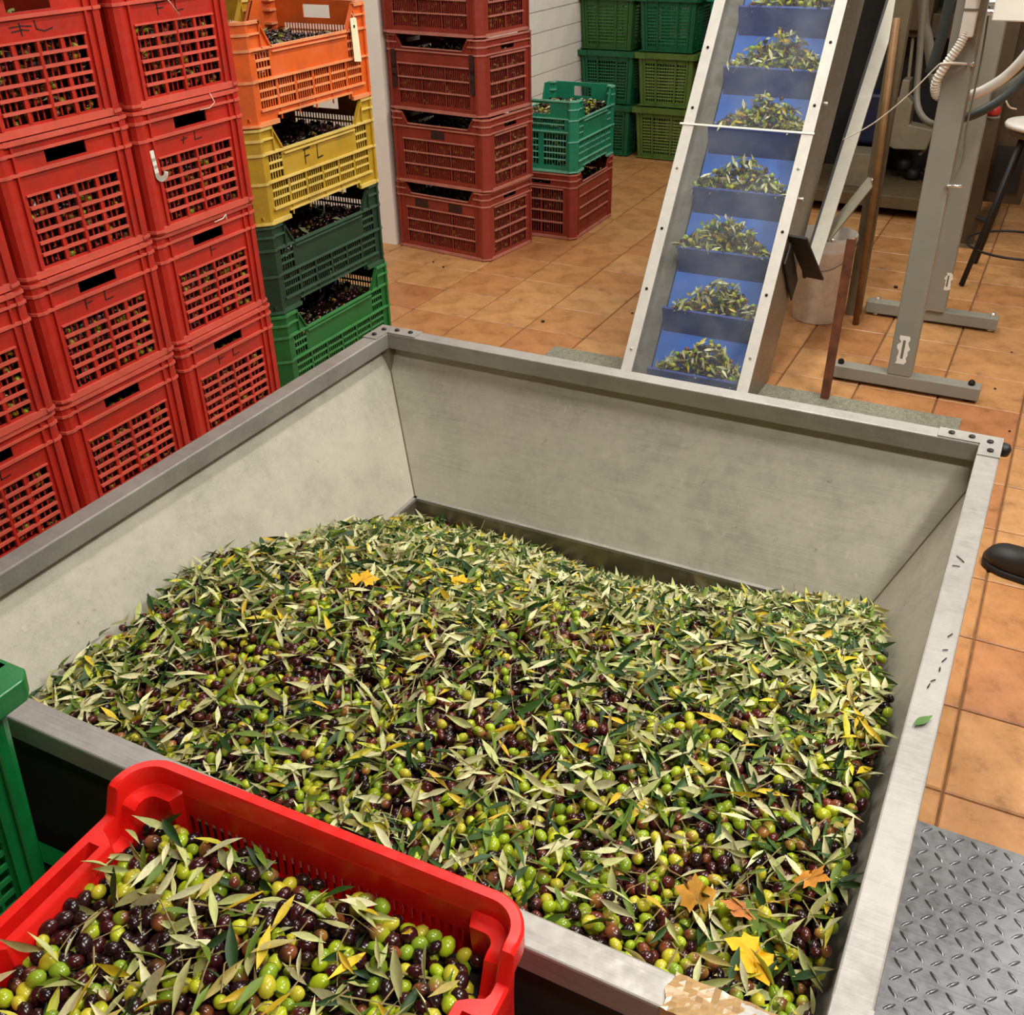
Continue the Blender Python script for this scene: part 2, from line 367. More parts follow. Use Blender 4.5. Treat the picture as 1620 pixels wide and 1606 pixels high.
# ------------------------------------------------------------------ steel bin
XL, XR, YB, YF, ZR = -1.505, 0.029, 2.126, 0.626, 0.66
A_, B_ = 0.165, 0.385; RW = 0.044; RH = 0.042
hop = thing('steel_bin', 'large square steel bin with sloping sides full of olives', 'bin', (0, 0, 0))
def rimbar(pts):
    a = MB(); a.poly_prism(pts, ZR-RH, ZR, lambda u, v, n: (u, v, n)); return a.build('rim_bar', MT['rim'], hop, bevel=0.003)
rimbar([(XL, YB), (XL+RW, YB-RW), (XL+RW, YF+RW), (XL, YF)][::-1])
rimbar([(XR, YB), (XR, YF), (XR-RW, YF+RW), (XR-RW, YB-RW)][::-1])
rimbar([(XL, YB), (XR, YB), (XR-RW, YB-RW), (XL+RW, YB-RW)][::-1])
rimbar([(XL, YF), (XL+RW, YF+RW), (XR-RW, YF+RW), (XR, YF)][::-1])
x0, x1, y0, y1 = XL+0.020, XR-0.020, YF+0.020, YB-0.020
zt, zb = ZR-RH+0.002, ZR-B_
tt = -0.012                                                   # panels hang under the outer part of the rim
def sheet(name, q, mat, th=0.003):
    q = [Vector(p) for p in q]; nrm = (q[1]-q[0]).cross(q[2]-q[0]).normalized()*th
    a = MB(); a.v = [tuple(p) for p in q]+[tuple(p-nrm) for p in q]
    a.f = [(0, 1, 2, 3), (7, 6, 5, 4)]+[(i, 4+i, 4+(i+1) % 4, (i+1) % 4) for i in range(4)]
    return a.build(name, mat, hop)
T = [(x0+tt, y0+tt, zt), (x1-tt, y0+tt, zt), (x1-tt, y1-tt, zt), (x0+tt, y1-tt, zt)]
Bt = [(x0+A_, y0+A_, zb), (x1-A_, y0+A_, zb), (x1-A_, y1-A_, zb), (x0+A_, y1-A_, zb)]
F_ = [(p[0], p[1], 0.03) for p in Bt]
for i in range(4):
    j = (i+1) % 4
    sheet('panel', [Bt[i], T[i], T[j], Bt[j]][::-1] if False else [T[i], Bt[i], Bt[j], T[j]][::-1], MT['panel'])
    q = [Bt[i], F_[i], F_[j], Bt[j]][::-1]
    ix = 0.008
    c = Vector(((Bt[0][0]+Bt[1][0])/2, (Bt[0][1]+Bt[3][1])/2, 0))
    sheet('well_wall', [tuple(Vector(p)+Vector((math.copysign(ix, c.x-p[0]), math.copysign(ix, c.y-p[1]), 0))) for p in q], MT['ssdark'])
    # folded lip where panel meets the well
    a = MB(); p = Vector(Bt[i]); q2 = Vector(Bt[j]); ins = (c-(p+q2)/2); ins.z = 0; ins.normalize()
    a.bar(tuple(p+ins*0.004+Vector((0, 0, -0.002))), tuple(q2+ins*0.004+Vector((0, 0, -0.002))), 0.011, 0.008); a.build('lip', MT['rim'], hop)
for i in range(4):
    a = MB(); a.tube([T[i], Bt[i]], 0.0026, 6); a.build('seam', MT['dpost'], hop)
a = MB(); a.box(Bt[0][0], Bt[1][0], Bt[0][1], Bt[2][1], 0.02, 0.03); a.build('well_floor', MT['ssdark'], hop)
a = MB(); a.box(XL+0.012, XR-0.012, YF+0.008, YF+0.012, 0.28, ZR-RH+0.001); tag(a.build('front_skirt', MT['mach'], hop), 'dark skirt sheet under the front rim')
for sx in (0, 1):
    for sy in (0, 1):
        cx = XR-0.025 if sx else XL+0.025; cy = YB-0.025 if sy else YF+0.025
        a = MB(); a.box(cx-0.02, cx+0.02, cy-0.02, cy+0.02, 0.0, ZR-RH); a.build('leg', MT['ssdark'], hop)
        dx = -1 if sx else 1; dy = -1 if sy else 1
        a = MB(); ox_ = XR if sx else XL; oy_ = YB if sy else YF
        L_ = 0.125; w_ = RW-0.002
        pts = [(ox_, oy_), (ox_+dx*L_, oy_), (ox_+dx*L_, oy_+dy*w_), (ox_+dx*w_, oy_+dy*w_), (ox_+dx*w_, oy_+dy*L_*0.75), (ox_, oy_+dy*L_*0.75)]
        if dx*dy < 0: pts = pts[::-1]
        a.poly_prism(pts, ZR, ZR+0.0025, lambda u, v, n: (u, v, n)); pl = a.build('corner_plate', MT['rim'], hop)
        for px, py in ((0.1, 0.02), (0.06, 0.022), (0.024, 0.03), (0.02, 0.07)):
            a = MB(); a.lathe([(0.0065, 0), (0.0065, 0.003), (0.003, 0.005)], (ox_+dx*px, oy_+dy*py, ZR+0.0025), 10); a.build('screw', MT['screw'], pl)
a = MB(); a.lathe([(0.003, -0.030), (0.012, -0.026), (0.015, -0.014), (0.012, -0.005), (0.005, -0.003)], (XR+0.004, YB-0.016, ZR), 16)
tag(a.build('bumper', MT['black'], hop, True), 'black rubber corner bumper')
# crinkled brown tape round the front rim
tp = MB(); nx, ny = 22, 8
for i in range(nx+1):
    for j in range(ny+1):
        x = -0.170+0.165*i/nx+(0.003*math.sin(j*1.1) if i == 0 else 0); y = YF-0.001+(RW+0.002)*j/ny
        tp.v.append((x, y, ZR+0.001+random.uniform(0, 0.0035)))
for i in range(nx):
    for j in range(ny): k = i*(ny+1)+j; tp.f.append((k, k+ny+1, k+ny+2, k+1))
k = len(tp.v)
for i in range(nx+1): tp.v.append((-0.170+0.165*i/nx, YF-0.0015, ZR-0.035+random.uniform(-0.003, 0.003)))
for i in range(nx): tp.f.append((i*(ny+1), k+i, k+i+1, (i+1)*(ny+1)))
tag(tp.build('tape_patch', MT['tape'], hop), 'crinkled brown packing tape wrapped over the front rim')

# ------------------------------------------------------------------ crates
def wall_cells(mb, w, h, t, windows, dip, xf, v0=0.0):
    us = {-w/2, w/2}; vs = {v0, h}
    for (a, b_, c, d) in windows: us |= {a, b_}; vs |= {c, d}
    if dip:
        a, b_, vd = dip; us |= {-a, -b_, b_, a}; vs.add(vd)
    us = sorted(us); vs = sorted(vs)
    def top(u):
        if not dip: return h
        a, b_, vd = dip; u = abs(u)
        if u >= a-1e-9: return h
        if u <= b_+1e-9: return vd
        return vd+(h-vd)*(u-b_)/(a-b_)
    for i in range(len(us)-1):
        # merge vertically where possible
        run = None
        for j in range(len(vs)-1):
            ua, ub, va, vb = us[i], us[i+1], vs[j], vs[j+1]
            um, vm = (ua+ub)/2, (va+vb)/2
            hole = any(a-1e-9 < um < b_+1e-9 and c-1e-9 < vm < d+1e-9 for a, b_, c, d in windows)
            ta, tb = min(vb, top(ua)), min(vb, top(ub))
            if hole or (ta <= va+1e-6 and tb <= va+1e-6): continue
            pts = [(ua, va), (ub, va), (ub, tb), (ua, ta)]
            if ta <= va+1e-6: pts = [(ua, va), (ub, va), (ub, tb)]
            elif tb <= va+1e-6: pts = [(ua, va), (ub, va), (ua, ta)]
            mb.poly_prism(pts, -t, 0, xf)
def lattice(mb, win, nv, nh, bw, t, xf, n0=0.0, thick_every=0):
    a, b_, c, d = win
    for i in range(1, nv):
        u = a+(b_-a)*i/nv; ww = bw*(2.2 if thick_every and i % thick_every == 0 else 1)
        deep = 0.0
        if thick_every and i % thick_every: deep = 0.010
        n1 = n0 if thick_every and i % thick_every == 0 else n0-t*0.45-deep
        mb.poly_prism([(u-ww/2, c), (u+ww/2, c), (u+ww/2, d), (u-ww/2, d)], n0-t-deep, n1, xf)
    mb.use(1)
    for i in range(1, nh):
        v = c+(d-c)*i/nh
        mb.poly_prism([(a, v-bw*0.8), (b_, v-bw*0.8), (b_, v+bw*0.8), (a, v+bw*0.8)], n0-t, n0+(0.0015 if thick_every else 0), xf)
    mb.use(0)
def rib(mb, u0, u1, v, hh, proud, xf):
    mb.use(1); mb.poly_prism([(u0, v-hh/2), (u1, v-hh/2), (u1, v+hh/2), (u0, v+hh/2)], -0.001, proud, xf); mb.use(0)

def crate_meshes(kind, L, Wd, H, mat):
    """parts of a crate: list of (name, mesh); origin at the base centre"""
    c = 0.042 if kind in ('open', 'maroon') else 0.03; t = 0.004; out = []; P = 0.007
    zb_ = 0.020 if kind == 'open' else 0.004
    base = MB(); base.box(-L/2+0.012, L/2-0.012, -Wd/2+0.012, Wd/2-0.012, zb_, zb_+0.007); out.append(('base', base.mesh('base', mat)))
    dirs = [('side_wall', L, 0, -Wd/2, 0), ('end_wall', Wd, L/2, 0, PI/2), ('side_wall', L, 0, Wd/2, PI), ('end_wall', Wd, -L/2, 0, -PI/2)]
    for nm, full, ox_, oy_, ang in dirs:
        ca, sa = math.cos(ang), math.sin(ang); mb = MB()
        def xf(u, v, n, ca=ca, sa=sa, ox_=ox_, oy_=oy_):
            # local wall frame: u along the wall, outward normal = (sa, -ca)
            return (ox_+ca*u+sa*(n-P), oy_+sa*u-ca*(n-P), v)
        w = full-2*c
        if kind == 'lattice':                      # tall crate with a slot handle and one lattice window
            if nm == 'end_wall':
                hd = (-0.058, 0.058, H*0.795, H*0.905)
                wn = (-w*0.40, w*0.40, H*0.075, H*0.60)
                wall_cells(mb, w, H, t, [hd, wn], None, xf)
                lattice(mb, wn, 16, 6, 0.0042, t*1.6, xf, 0.003, 4)
                for s in (-1, 1): mb.poly_prism([(s*w*0.44-0.003, 0.012), (s*w*0.44+0.003, 0.012), (s*w*0.44+0.003, H), (s*w*0.44-0.003, H)], 0, P*0.9, xf)
                mb.poly_prism([(-0.0035, H*0.075), (0.0035, H*0.075), (0.0035, H*0.6), (-0.0035, H*0.6)], 0, P*0.7, xf)
                rib(mb, -w*0.41, w*0.41, H*0.605, 0.004, P*0.7, xf)
            else:
                wn = [(-w*0.43+k*w*0.3, -w*0.43+k*w*0.3+w*0.26, H*0.075, H*0.6) for k in range(3)]
                wall_cells(mb, w, H, t, wn, None, xf)
                for q in wn: lattice(mb, q, 12, 6, 0.0042, t*1.6, xf, 0.003, 4)
            e = full/2-0.004
            for v, hh, pr in ((H-0.005, 0.010, P+0.003), (H*0.905, 0.006, P), (H*0.765, 0.007, P), (0.009, 0.016, P)): rib(mb, -w/2, w/2, v, hh, pr, xf)
        elif kind == 'open':                       # wide crate with dipped long sides
            if nm == 'side_wall':
                dip = (w*0.41, w*0.33, H*0.74)
                wl = [(s*w*0.40-w*0.055, s*w*0.40+w*0.055, H*0.46, H*0.71) for s in (-1, 1)]
                wb = [(-w*0.455+k*w*0.155, -w*0.455+k*w*0.155+w*0.135, H*0.17, H*0.425) for k in range(6)]
                wall_cells(mb, w, H, t, wl+wb+[(-w*0.34, w*0.34, 0.0, 0.020)], dip, xf)
                rib(mb, -w*0.34, w*0.34, 0.024, 0.006, P*0.7, xf)
                for s in (-1, 1): rib(mb, min(s*w*0.34, s*w/2), max(s*w*0.34, s*w/2), 0.006, 0.012, P, xf)
                for q in wl: lattice(mb, q, 5, 3, 0.004, t, xf)
                for q in wb: lattice(mb, q, 7, 3, 0.004, t, xf)
                for a, b_, v, hh in ((-w/2, w/2, H*0.735, 0.007), (-w/2, w/2, H*0.44, 0.006), (-w*0.47, w*0.47, H*0.155, 0.006), (-w*0.33, w*0.33, H*0.69, 0.004)): rib(mb, a, b_, v, hh, P, xf)
                for s in (-1, 1):
                    a, b_ = (s*w/2, s*w*0.41) if s < 0 else (s*w*0.41, s*w/2)
                    for v, hh in ((H-0.004, 0.008), (H*0.88, 0.005)): rib(mb, a, b_, v, hh, P, xf)
                    mb.poly_prism([(s*w*0.41-0.002, H*0.735), (s*w*0.41+0.002, H*0.735), (s*w*0.41+0.002, H), (s*w*0.41-0.002, H)], 0, P, xf)
                    # sloped bead along the cut edge
                    q0, q1 = (s*w*0.33, H*0.735), (s*w*0.41, H-0.002)
                    mb.poly_prism([q0, (q0[0]+s*0.006, q0[1]), (q1[0]+s*0.006, q1[1]), q1] if s > 0 else [q1, (q1[0]-0.006, q1[1]), (q0[0]-0.006, q0[1]), q0], -t, P, xf)
                for k in range(5):
                    u = -w*0.31+k*w*0.155; mb.poly_prism([(u-0.002, H*0.03), (u+0.002, H*0.03), (u+0.002, H*0.155), (u-0.002, H*0.155)], 0, P*0.6, xf)
            else:
                hd = (-0.052, 0.052, H*0.805, H*0.945)
                up = [(-w*0.42, w*0.42, H*0.60, H*0.74)]
                wl = [(s*w*0.25-w*0.2, s*w*0.25+w*0.2, H*0.10, H*0.54) for s in (-1, 1)]
                wall_cells(mb, w, H, t, [hd]+up+wl, None, xf)
                lattice(mb, up[0], 24, 2, 0.004, t, xf)
                for q in wl: lattice(mb, q, 8, 5, 0.004, t, xf)
                for v, hh in ((H-0.004, 0.008), (H*0.735+0.006, 0.006), (H*0.57, 0.006)): rib(mb, -w/2, w/2, v, hh, P, xf)
            if nm == 'end_wall': rib(mb, -w/2, w/2, 0.006, 0.012, P, xf)
        elif kind == 'maroon':                     # dipped long sides, three rows of tall slots
            if nm == 'side_wall':
                dip = (w*0.42, w*0.36, H*0.845)
                wn = [(-w*0.42+k*w*0.285, -w*0.42+k*w*0.285+w*0.27, H*0.10, H*0.62) for k in range(3)]
                wall_cells(mb, w, H, t, wn, dip, xf)
                for q in wn: lattice(mb, q, 13, 3, 0.0045, t, xf)
                for v in (H*0.63, H*0.45, H*0.275): rib(mb, -w*0.43, w*0.43, v, 0.006, P*0.8, xf)
                rib(mb, -w/2, w/2, H*0.80, 0.006, P, xf)
                for s in (-1, 1):
                    a, b_ = (s*w/2, s*w*0.42) if s < 0 else (s*w*0.42, s*w/2)
                    rib(mb, a, b_, H-0.004, 0.008, P, xf); rib(mb, a, b_, H*0.90, 0.006, P, xf)
                    mb.poly_prism([(s*w*0.45-0.003, 0.012), (s*w*0.45+0.003, 0.012), (s*w*0.45+0.003, H), (s*w*0.45-0.003, H)], 0, P*0.8, xf)
                    q0, q1 = (s*w*0.36, H*0.845), (s*w*0.42, H-0.002)
                    mb.poly_prism([q0, (q0[0]+s*0.007, q0[1]), (q1[0]+s*0.007, q1[1]), q1] if s > 0 else [q1, (q1[0]-0.007, q1[1]), (q0[0]-0.007, q0[1]), q0], -t, P, xf)
                rib(mb, -w*0.36, w*0.36, H*0.842, 0.005, P, xf)
            else:
                hd = (-0.055, 0.055, H*0.83, H*0.92)
                wn = [(s*w*0.21-w*0.19, s*w*0.21+w*0.19, H*0.08, H*0.76) for s in (-1, 1)]
                wall_cells(mb, w, H, t, [hd]+wn, None, xf)
                for q in wn: lattice(mb, q, 9, 4, 0.0045, t, xf)
                for v in (H*0.25, H*0.42, H*0.59, H*0.765): rib(mb, -w*0.41, w*0.41, v, 0.007, P, xf)
                for v, hh in ((H-0.004, 0.008), (H*0.90, 0.006), (H*0.80, 0.006)): rib(mb, -w/2, w/2, v, hh, P, xf)
            rib(mb, -w/2, w/2, 0.007, 0.014, P, xf)
        elif kind == 'tub':                        # tall crate with a heavy overhanging flange, mesh panel, narrower foot
            def xf(u, v, n, ca=ca, sa=sa, ox_=ox_, oy_=oy_):
                k = 0.90+0.10*v/H
                return ((ox_+ca*u+sa*(n-P))*k, (oy_+sa*u-ca*(n-P))*k, v)
            wn = [(-w*0.44, -w*0.24, H*0.10, H*0.80), (-w*0.19, w*0.19, H*0.10, H*0.80), (w*0.24, w*0.44, H*0.10, H*0.80)]
            wall_cells(mb, w, H, t, wn, None, xf)
            for q, nv in zip(wn, (4, 7, 4)): lattice(mb, q, nv, 12, 0.0055, t, xf)
            for u in (-w*0.465, -w*0.215, w*0.215, w*0.465): mb.poly_prism([(u-0.006, 0.0), (u+0.006, 0.0), (u+0.006, H), (u-0.006, H)], 0, P, xf)
            wf = w/2+0.012
            mb.poly_prism([(-wf, H-0.035), (wf, H-0.035), (wf, H), (-wf, H)], -t, 0.026, xf)
        out.append((nm, mb.mesh(nm, mat)))
    for sx in (-1, 1):
        for sy in (-1, 1):
            mb = MB(); X = sx*L/2; Y = sy*Wd/2; ch = {'open': 0.032, 'maroon': 0.028, 'lattice': 0.018, 'tub': 0.014}[kind]; cm = ch*(0.5 if kind in ('open', 'maroon') else 0.30)
            pts = [(X-sx*c, Y), (X-sx*ch, Y), (X-sx*cm, Y-sy*cm), (X, Y-sy*ch), (X, Y-sy*c), (X-sx*0.009, Y-sy*c), (X-sx*c, Y-sy*0.009)]
            if kind == 'tub':
                k0, k1 = 0.90, 1.0
                def xfc(u, v, n): k = 0.90+0.10*n/H; return (u*k, v*k, n)
            else:
                def xfc(u, v, n): return (u, v, n)
            pts = pts if sx*sy < 0 else pts[::-1]
            mb.poly_prism(pts, 0, H, xfc)
            ribs = {'lattice': (H-0.005, H*0.905, H*0.765, 0.009), 'open': (H-0.004, H*0.88, H*0.735, H*0.44, 0.006), 'maroon': (H-0.004, H*0.9, H*0.8, 0.007), 'tub': ()}[kind]
            g = 0.003
            pg = [(X-sx*c, Y+sy*g), (X-sx*ch, Y+sy*g), (X-sx*(cm-g), Y-sy*(cm-g)), (X+sx*g, Y-sy*ch), (X+sx*g, Y-sy*c), (X-sx*c, Y-sy*c)]
            pg = pg if sx*sy < 0 else pg[::-1]
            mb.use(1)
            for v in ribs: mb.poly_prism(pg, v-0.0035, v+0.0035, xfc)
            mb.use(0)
            if kind == 'tub':
                ph = [(X-sx*0.06, Y+sy*0.026), (X+sx*0.010, Y+sy*0.026), (X+sx*0.026, Y+sy*0.010), (X+sx*0.026, Y-sy*0.06), (X-sx*0.004, Y-sy*0.06), (X-sx*0.06, Y-sy*0.004)]
                ph = ph if sx*sy < 0 else ph[::-1]
                mb.poly_prism(ph, H-0.035, H, xfc)
            out.append(('corner_post', mb.mesh('corner_post', mat)))
    return out
_cache = {}
def crate(name, label, kind, dims, matkey, loc, rz=0, group=None):
    key = (kind, dims, matkey)
    if key not in _cache: _cache[key] = crate_meshes(kind, *dims, [MT[matkey], MT[matkey+'_worn_highlight']])
    r = thing(name, label, 'crate', loc, rz, group)
    for nm, me in _cache[key]: obj(nm, me, r)
    return r
def marking(parent, strokes, w, mat, place, label):
    """strokes: list of polylines in metres; place(u,v)->local xyz and the outward normal thickness"""
    mb = MB()
    for st in strokes:
        for p, q in zip(st, st[1:]):
            d = Vector((q[0]-p[0], q[1]-p[1])); l = d.length; d /= l; nn = Vector((-d.y, d.x))*w/2; e = d*w*0.3
            mb.poly_prism([(p[0]-e.x-nn.x, p[1]-e.y-nn.y), (q[0]+e.x-nn.x, q[1]+e.y-nn.y), (q[0]+e.x+nn.x, q[1]+e.y+nn.y), (p[0]-e.x+nn.x, p[1]-e.y+nn.y)], 0, 0.0008, place)
    return tag(mb.build('marking', mat, parent), label)
FLm = [[(-0.05, 0.0), (-0.05, 0.034)], [(-0.056, 0.034), (-0.024, 0.036)], [(-0.052, 0.018), (-0.03, 0.019)], [(0.012, 0.036), (0.01, 0.004), (0.036, 0.006)]]
FLs = [[(-0.06, 0.02), (-0.03, 0.021), (-0.004, 0.017)], [(-0.056, 0.008), (-0.03, 0.011), (-0.012, 0.007)], [(-0.034, 0.028), (-0.032, -0.004)], [(0.006, 0.03), (0.008, 0.008), (0.028, 0.0), (0.05, 0.006)]]
Fm = [[(0.0, 0.0), (0.0, 0.034)], [(0.0, 0.034), (0.026, 0.036)], [(0.0, 0.018), (0.02, 0.019)]]
tLm = [[(-0.04, 0.004), (-0.034, 0.026)], [(-0.046, 0.016), (-0.024, 0.02)], [(0.006, 0.032), (0.004, 0.006), (0.03, 0.008)]]

# contents: low-poly olives lining the faces that can be seen
def sphere_mesh(seg, rings):
    v = [(0, 0, 1)]
    for i in range(1, rings):
        th = PI*i/rings
        for j in range(seg): v.append((math.sin(th)*math.cos(2*PI*j/seg), math.sin(th)*math.sin(2*PI*j/seg), math.cos(th)))
    v.append((0, 0, -1)); f = []
    for j in range(seg): f.append((0, 1+j, 1+(j+1) % seg))
    for i in range(rings-2):
        for j in range(seg):
            a = 1+i*seg+j; b_ = 1+i*seg+(j+1) % seg; f.append((a, a+seg, b_+seg)); f.append((a, b_+seg, b_))
    e = len(v)-1; k = 1+(rings-2)*seg
    for j in range(seg): f.append((e, k+(j+1) % seg, k+j))
    return np.array(v, dtype=np.float64), np.array(f, dtype=np.int64)
def leaf_mesh(variant):
    rs = random.Random(variant); n = 6; curl = rs.uniform(-0.25, 0.45); fold = rs.uniform(0.1, 0.5); bend = rs.uniform(-0.12, 0.12)
    v = []; prof = [0.04, 0.55, 0.95, 1.0, 0.72, 0.34, 0.02]
    for i in range(n+1):
        t = i/n; x = t-0.5; z = curl*(0.25-x*x)-curl*0.12; yb = bend*(0.25-x*x)*2
        w = prof[i]*0.5
        for s in (-1, 0, 1): v.append((x, yb*0.5+s*w, z*0.4+abs(s)*w*fold*0.35))
    f = []
    for i in range(n):
        for s in range(2):
            a = i*3+s; f.append((a, a+3, a+4)); f.append((a, a+4, a+1))
    return np.array(v), np.array(f)
LEAVES = [leaf_mesh(k) for k in range(8)]
SPH_HI = sphere_mesh(10, 7); SPH_MD = sphere_mesh(8, 6); SPH_LO = sphere_mesh(6, 4)
def rotmats(yaw, pitch, roll):
    cy, sy, cp, sp, cr, sr = np.cos(yaw), np.sin(yaw), np.cos(pitch), np.sin(pitch), np.cos(roll), np.sin(roll)
    Rm = np.empty((len(yaw), 3, 3))
    Rm[:, 0, 0] = cy*cp; Rm[:, 0, 1] = cy*sp*sr-sy*cr; Rm[:, 0, 2] = cy*sp*cr+sy*sr
    Rm[:, 1, 0] = sy*cp; Rm[:, 1, 1] = sy*sp*sr+cy*cr; Rm[:, 1, 2] = sy*sp*cr-cy*sr
    Rm[:, 2, 0] = -sp; Rm[:, 2, 1] = cp*sr; Rm[:, 2, 2] = cp*cr
    return Rm
def merge(name, parts, mat):
    """parts: list of (verts Nx3, tris, colours Nx3)"""
    vs, fs, cs = [], [], []; k = 0
    for v, f, c in parts: vs.append(v); fs.append(f+k); cs.append(c); k += len(v)
    v = np.concatenate(vs); f = np.concatenate(fs); c = np.concatenate(cs)
    me = bpy.data.meshes.new(name)
    me.vertices.add(len(v)); me.vertices.foreach_set('co', v.astype(np.float32).ravel())
    me.loops.add(f.size); me.loops.foreach_set('vertex_index', f.astype(np.int32).ravel())
    me.polygons.add(len(f)); me.polygons.foreach_set('loop_start', np.arange(0, f.size, 3, dtype=np.int32))
    me.polygons.foreach_set('use_smooth', np.ones(len(f), dtype=bool))
    at = me.color_attributes.new('Col', 'FLOAT_COLOR', 'POINT')
    at.data.foreach_set('color', np.concatenate([c, np.ones((len(c), 1))], 1).astype(np.float32).ravel())
    me.materials.append(mat); me.update(calc_edges=True); return me
def batch(base, pos, Rm, scale, col0, col1):
    """instances of a base mesh; colour runs from col0 to col1 along local x"""
    bv, bf = base; n = len(pos)
    v = np.einsum('nij,nkj->nki', Rm, bv[None]*scale[:, None, :])+pos[:, None, :]
    t = np.clip(bv[:, 0]*0.9+0.5, 0, 1)[None, :, None]
    c = col0[:, None, :]*(1-t)+col1[:, None, :]*t
    f = bf[None]+(np.arange(n)*len(bv))[:, None, None]
    return v.reshape(-1, 3), f.reshape(-1, 3), c.reshape(-1, 3)
OL_GREEN = np.array([lin(c) for c in ((168, 186, 34), (150, 172, 36), (188, 194, 44), (132, 158, 40), (196, 186, 52))])
OL_DARK = np.array([lin(c) for c in ((34, 14, 18), (60, 18, 22), (24, 11, 15), (86, 32, 28), (46, 22, 22))])
OL_MID = np.array([lin(c) for c in ((146, 82, 46), (124, 56, 38), (164, 112, 52), (106, 42, 34), (152, 96, 62))])
LF_PALE = np.array([lin(c) for c in ((196, 196, 140), (208, 204, 158), (176, 180, 112), (218, 212, 160), (164, 160, 104))])
LF_DARK = np.array([lin(c) for c in ((54, 86, 28), (36, 66, 24), (78, 108, 32), (46, 76, 34), (104, 128, 38))])
LF_YEL = np.array([lin(c) for c in ((206, 196, 56), (220, 190, 44), (186, 188, 62), (208, 172, 46), (170, 154, 84))])
def olive_cols(n, pg, pm, rng):
    """class 0 green, 1 dark, 2 turning; pg/pm: probabilities (arrays or numbers)"""
    u = rng.random(n); cls = np.where(u < pg, 0, np.where(u < pg+pm, 2, 1)); k = rng.integers(0, 5, n)
    c0 = np.where((cls == 0)[:, None], OL_GREEN[k], np.where((cls == 1)[:, None], OL_DARK[k], OL_MID[k]))
    k2 = rng.integers(0, 5, n)
    c1 = np.where((cls == 2)[:, None], np.where((rng.random(n) < 0.5)[:, None], OL_GREEN[k2], OL_DARK[k2]), c0*rng.uniform(0.8, 1.15, (n, 1)))
    return cls, c0, c1
def leaf_cols(n, rng, pp=0.5, py=0.1):
    u = rng.random(n); cls = np.where(u < pp, 0, np.where(u < pp+py, 2, 1)); k = rng.integers(0, 5, n)
    c = np.where((cls == 0)[:, None], LF_PALE[k], np.where((cls == 1)[:, None], LF_DARK[k], LF_YEL[k]))*rng.uniform(0.8, 1.15, (n, 1))
    return cls, c

def fill_mesh(name, L, Wd, z0, z1, seed, leafy=0.15, sides=True, dark=False):
    rng = np.random.default_rng(seed); pts = []
    def area(n, fx): pts.extend(fx() for _ in range(n))
    r = rng.uniform
    n = int(L*Wd*2300); area(n, lambda: (r(-L/2, L/2), r(-Wd/2, Wd/2), z1+r(-0.008, 0.006)))
    if sides:
        ns = int(L*(z1-z0)*1900); ne = int(Wd*(z1-z0)*1900)
        for s in (-1, 1):
            area(ns, lambda: (r(-L/2, L/2), s*Wd/2, r(z0, z1))); area(ne, lambda: (s*L/2, r(-Wd/2, Wd/2), r(z0, z1)))
    p = np.array(pts); n = len(p)
    Rm = rotmats(r(0, 2*PI, n), r(-0.6, 0.6, n), np.zeros(n)); sc = np.stack([r(0.0095, 0.012, n), r(0.0075, 0.009, n), r(0.0075, 0.009, n)], 1)
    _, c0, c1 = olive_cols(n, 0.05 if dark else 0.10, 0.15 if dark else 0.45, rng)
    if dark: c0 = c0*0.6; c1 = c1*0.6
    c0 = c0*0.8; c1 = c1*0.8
    parts = [batch(SPH_LO, p, Rm, sc, c0, c1)]
    nl = int(n*leafy); q = p[rng.integers(0, n, nl)]+r(-0.006, 0.006, (nl, 3))+np.array([0, 0, 0.006]); _, lc = leaf_cols(nl, rng)
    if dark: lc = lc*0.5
    parts.append(batch(LEAVES[0], q, rotmats(r(0, 6.28, nl), r(-0.5, 0.5, nl), r(-0.8, 0.8, nl)), np.stack([r(0.03, 0.05, nl), r(0.009, 0.013, nl), np.full(nl, 0.03)], 1), lc, lc))
    # dark core
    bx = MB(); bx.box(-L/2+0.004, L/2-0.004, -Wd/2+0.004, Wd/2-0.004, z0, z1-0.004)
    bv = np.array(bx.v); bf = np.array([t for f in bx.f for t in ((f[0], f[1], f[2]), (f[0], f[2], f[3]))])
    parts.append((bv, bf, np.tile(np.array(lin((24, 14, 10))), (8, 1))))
    return merge(name, parts, MT['olive'])
_fills = {}
def contents(label, key, args, loc, rz):
    if key not in _fills: _fills[key] = fill_mesh('olive_fill', *args)
    o = obj('olive_fill', _fills[key], None, loc, rz); return tag(o, label, 'olives', None, 'stuff')

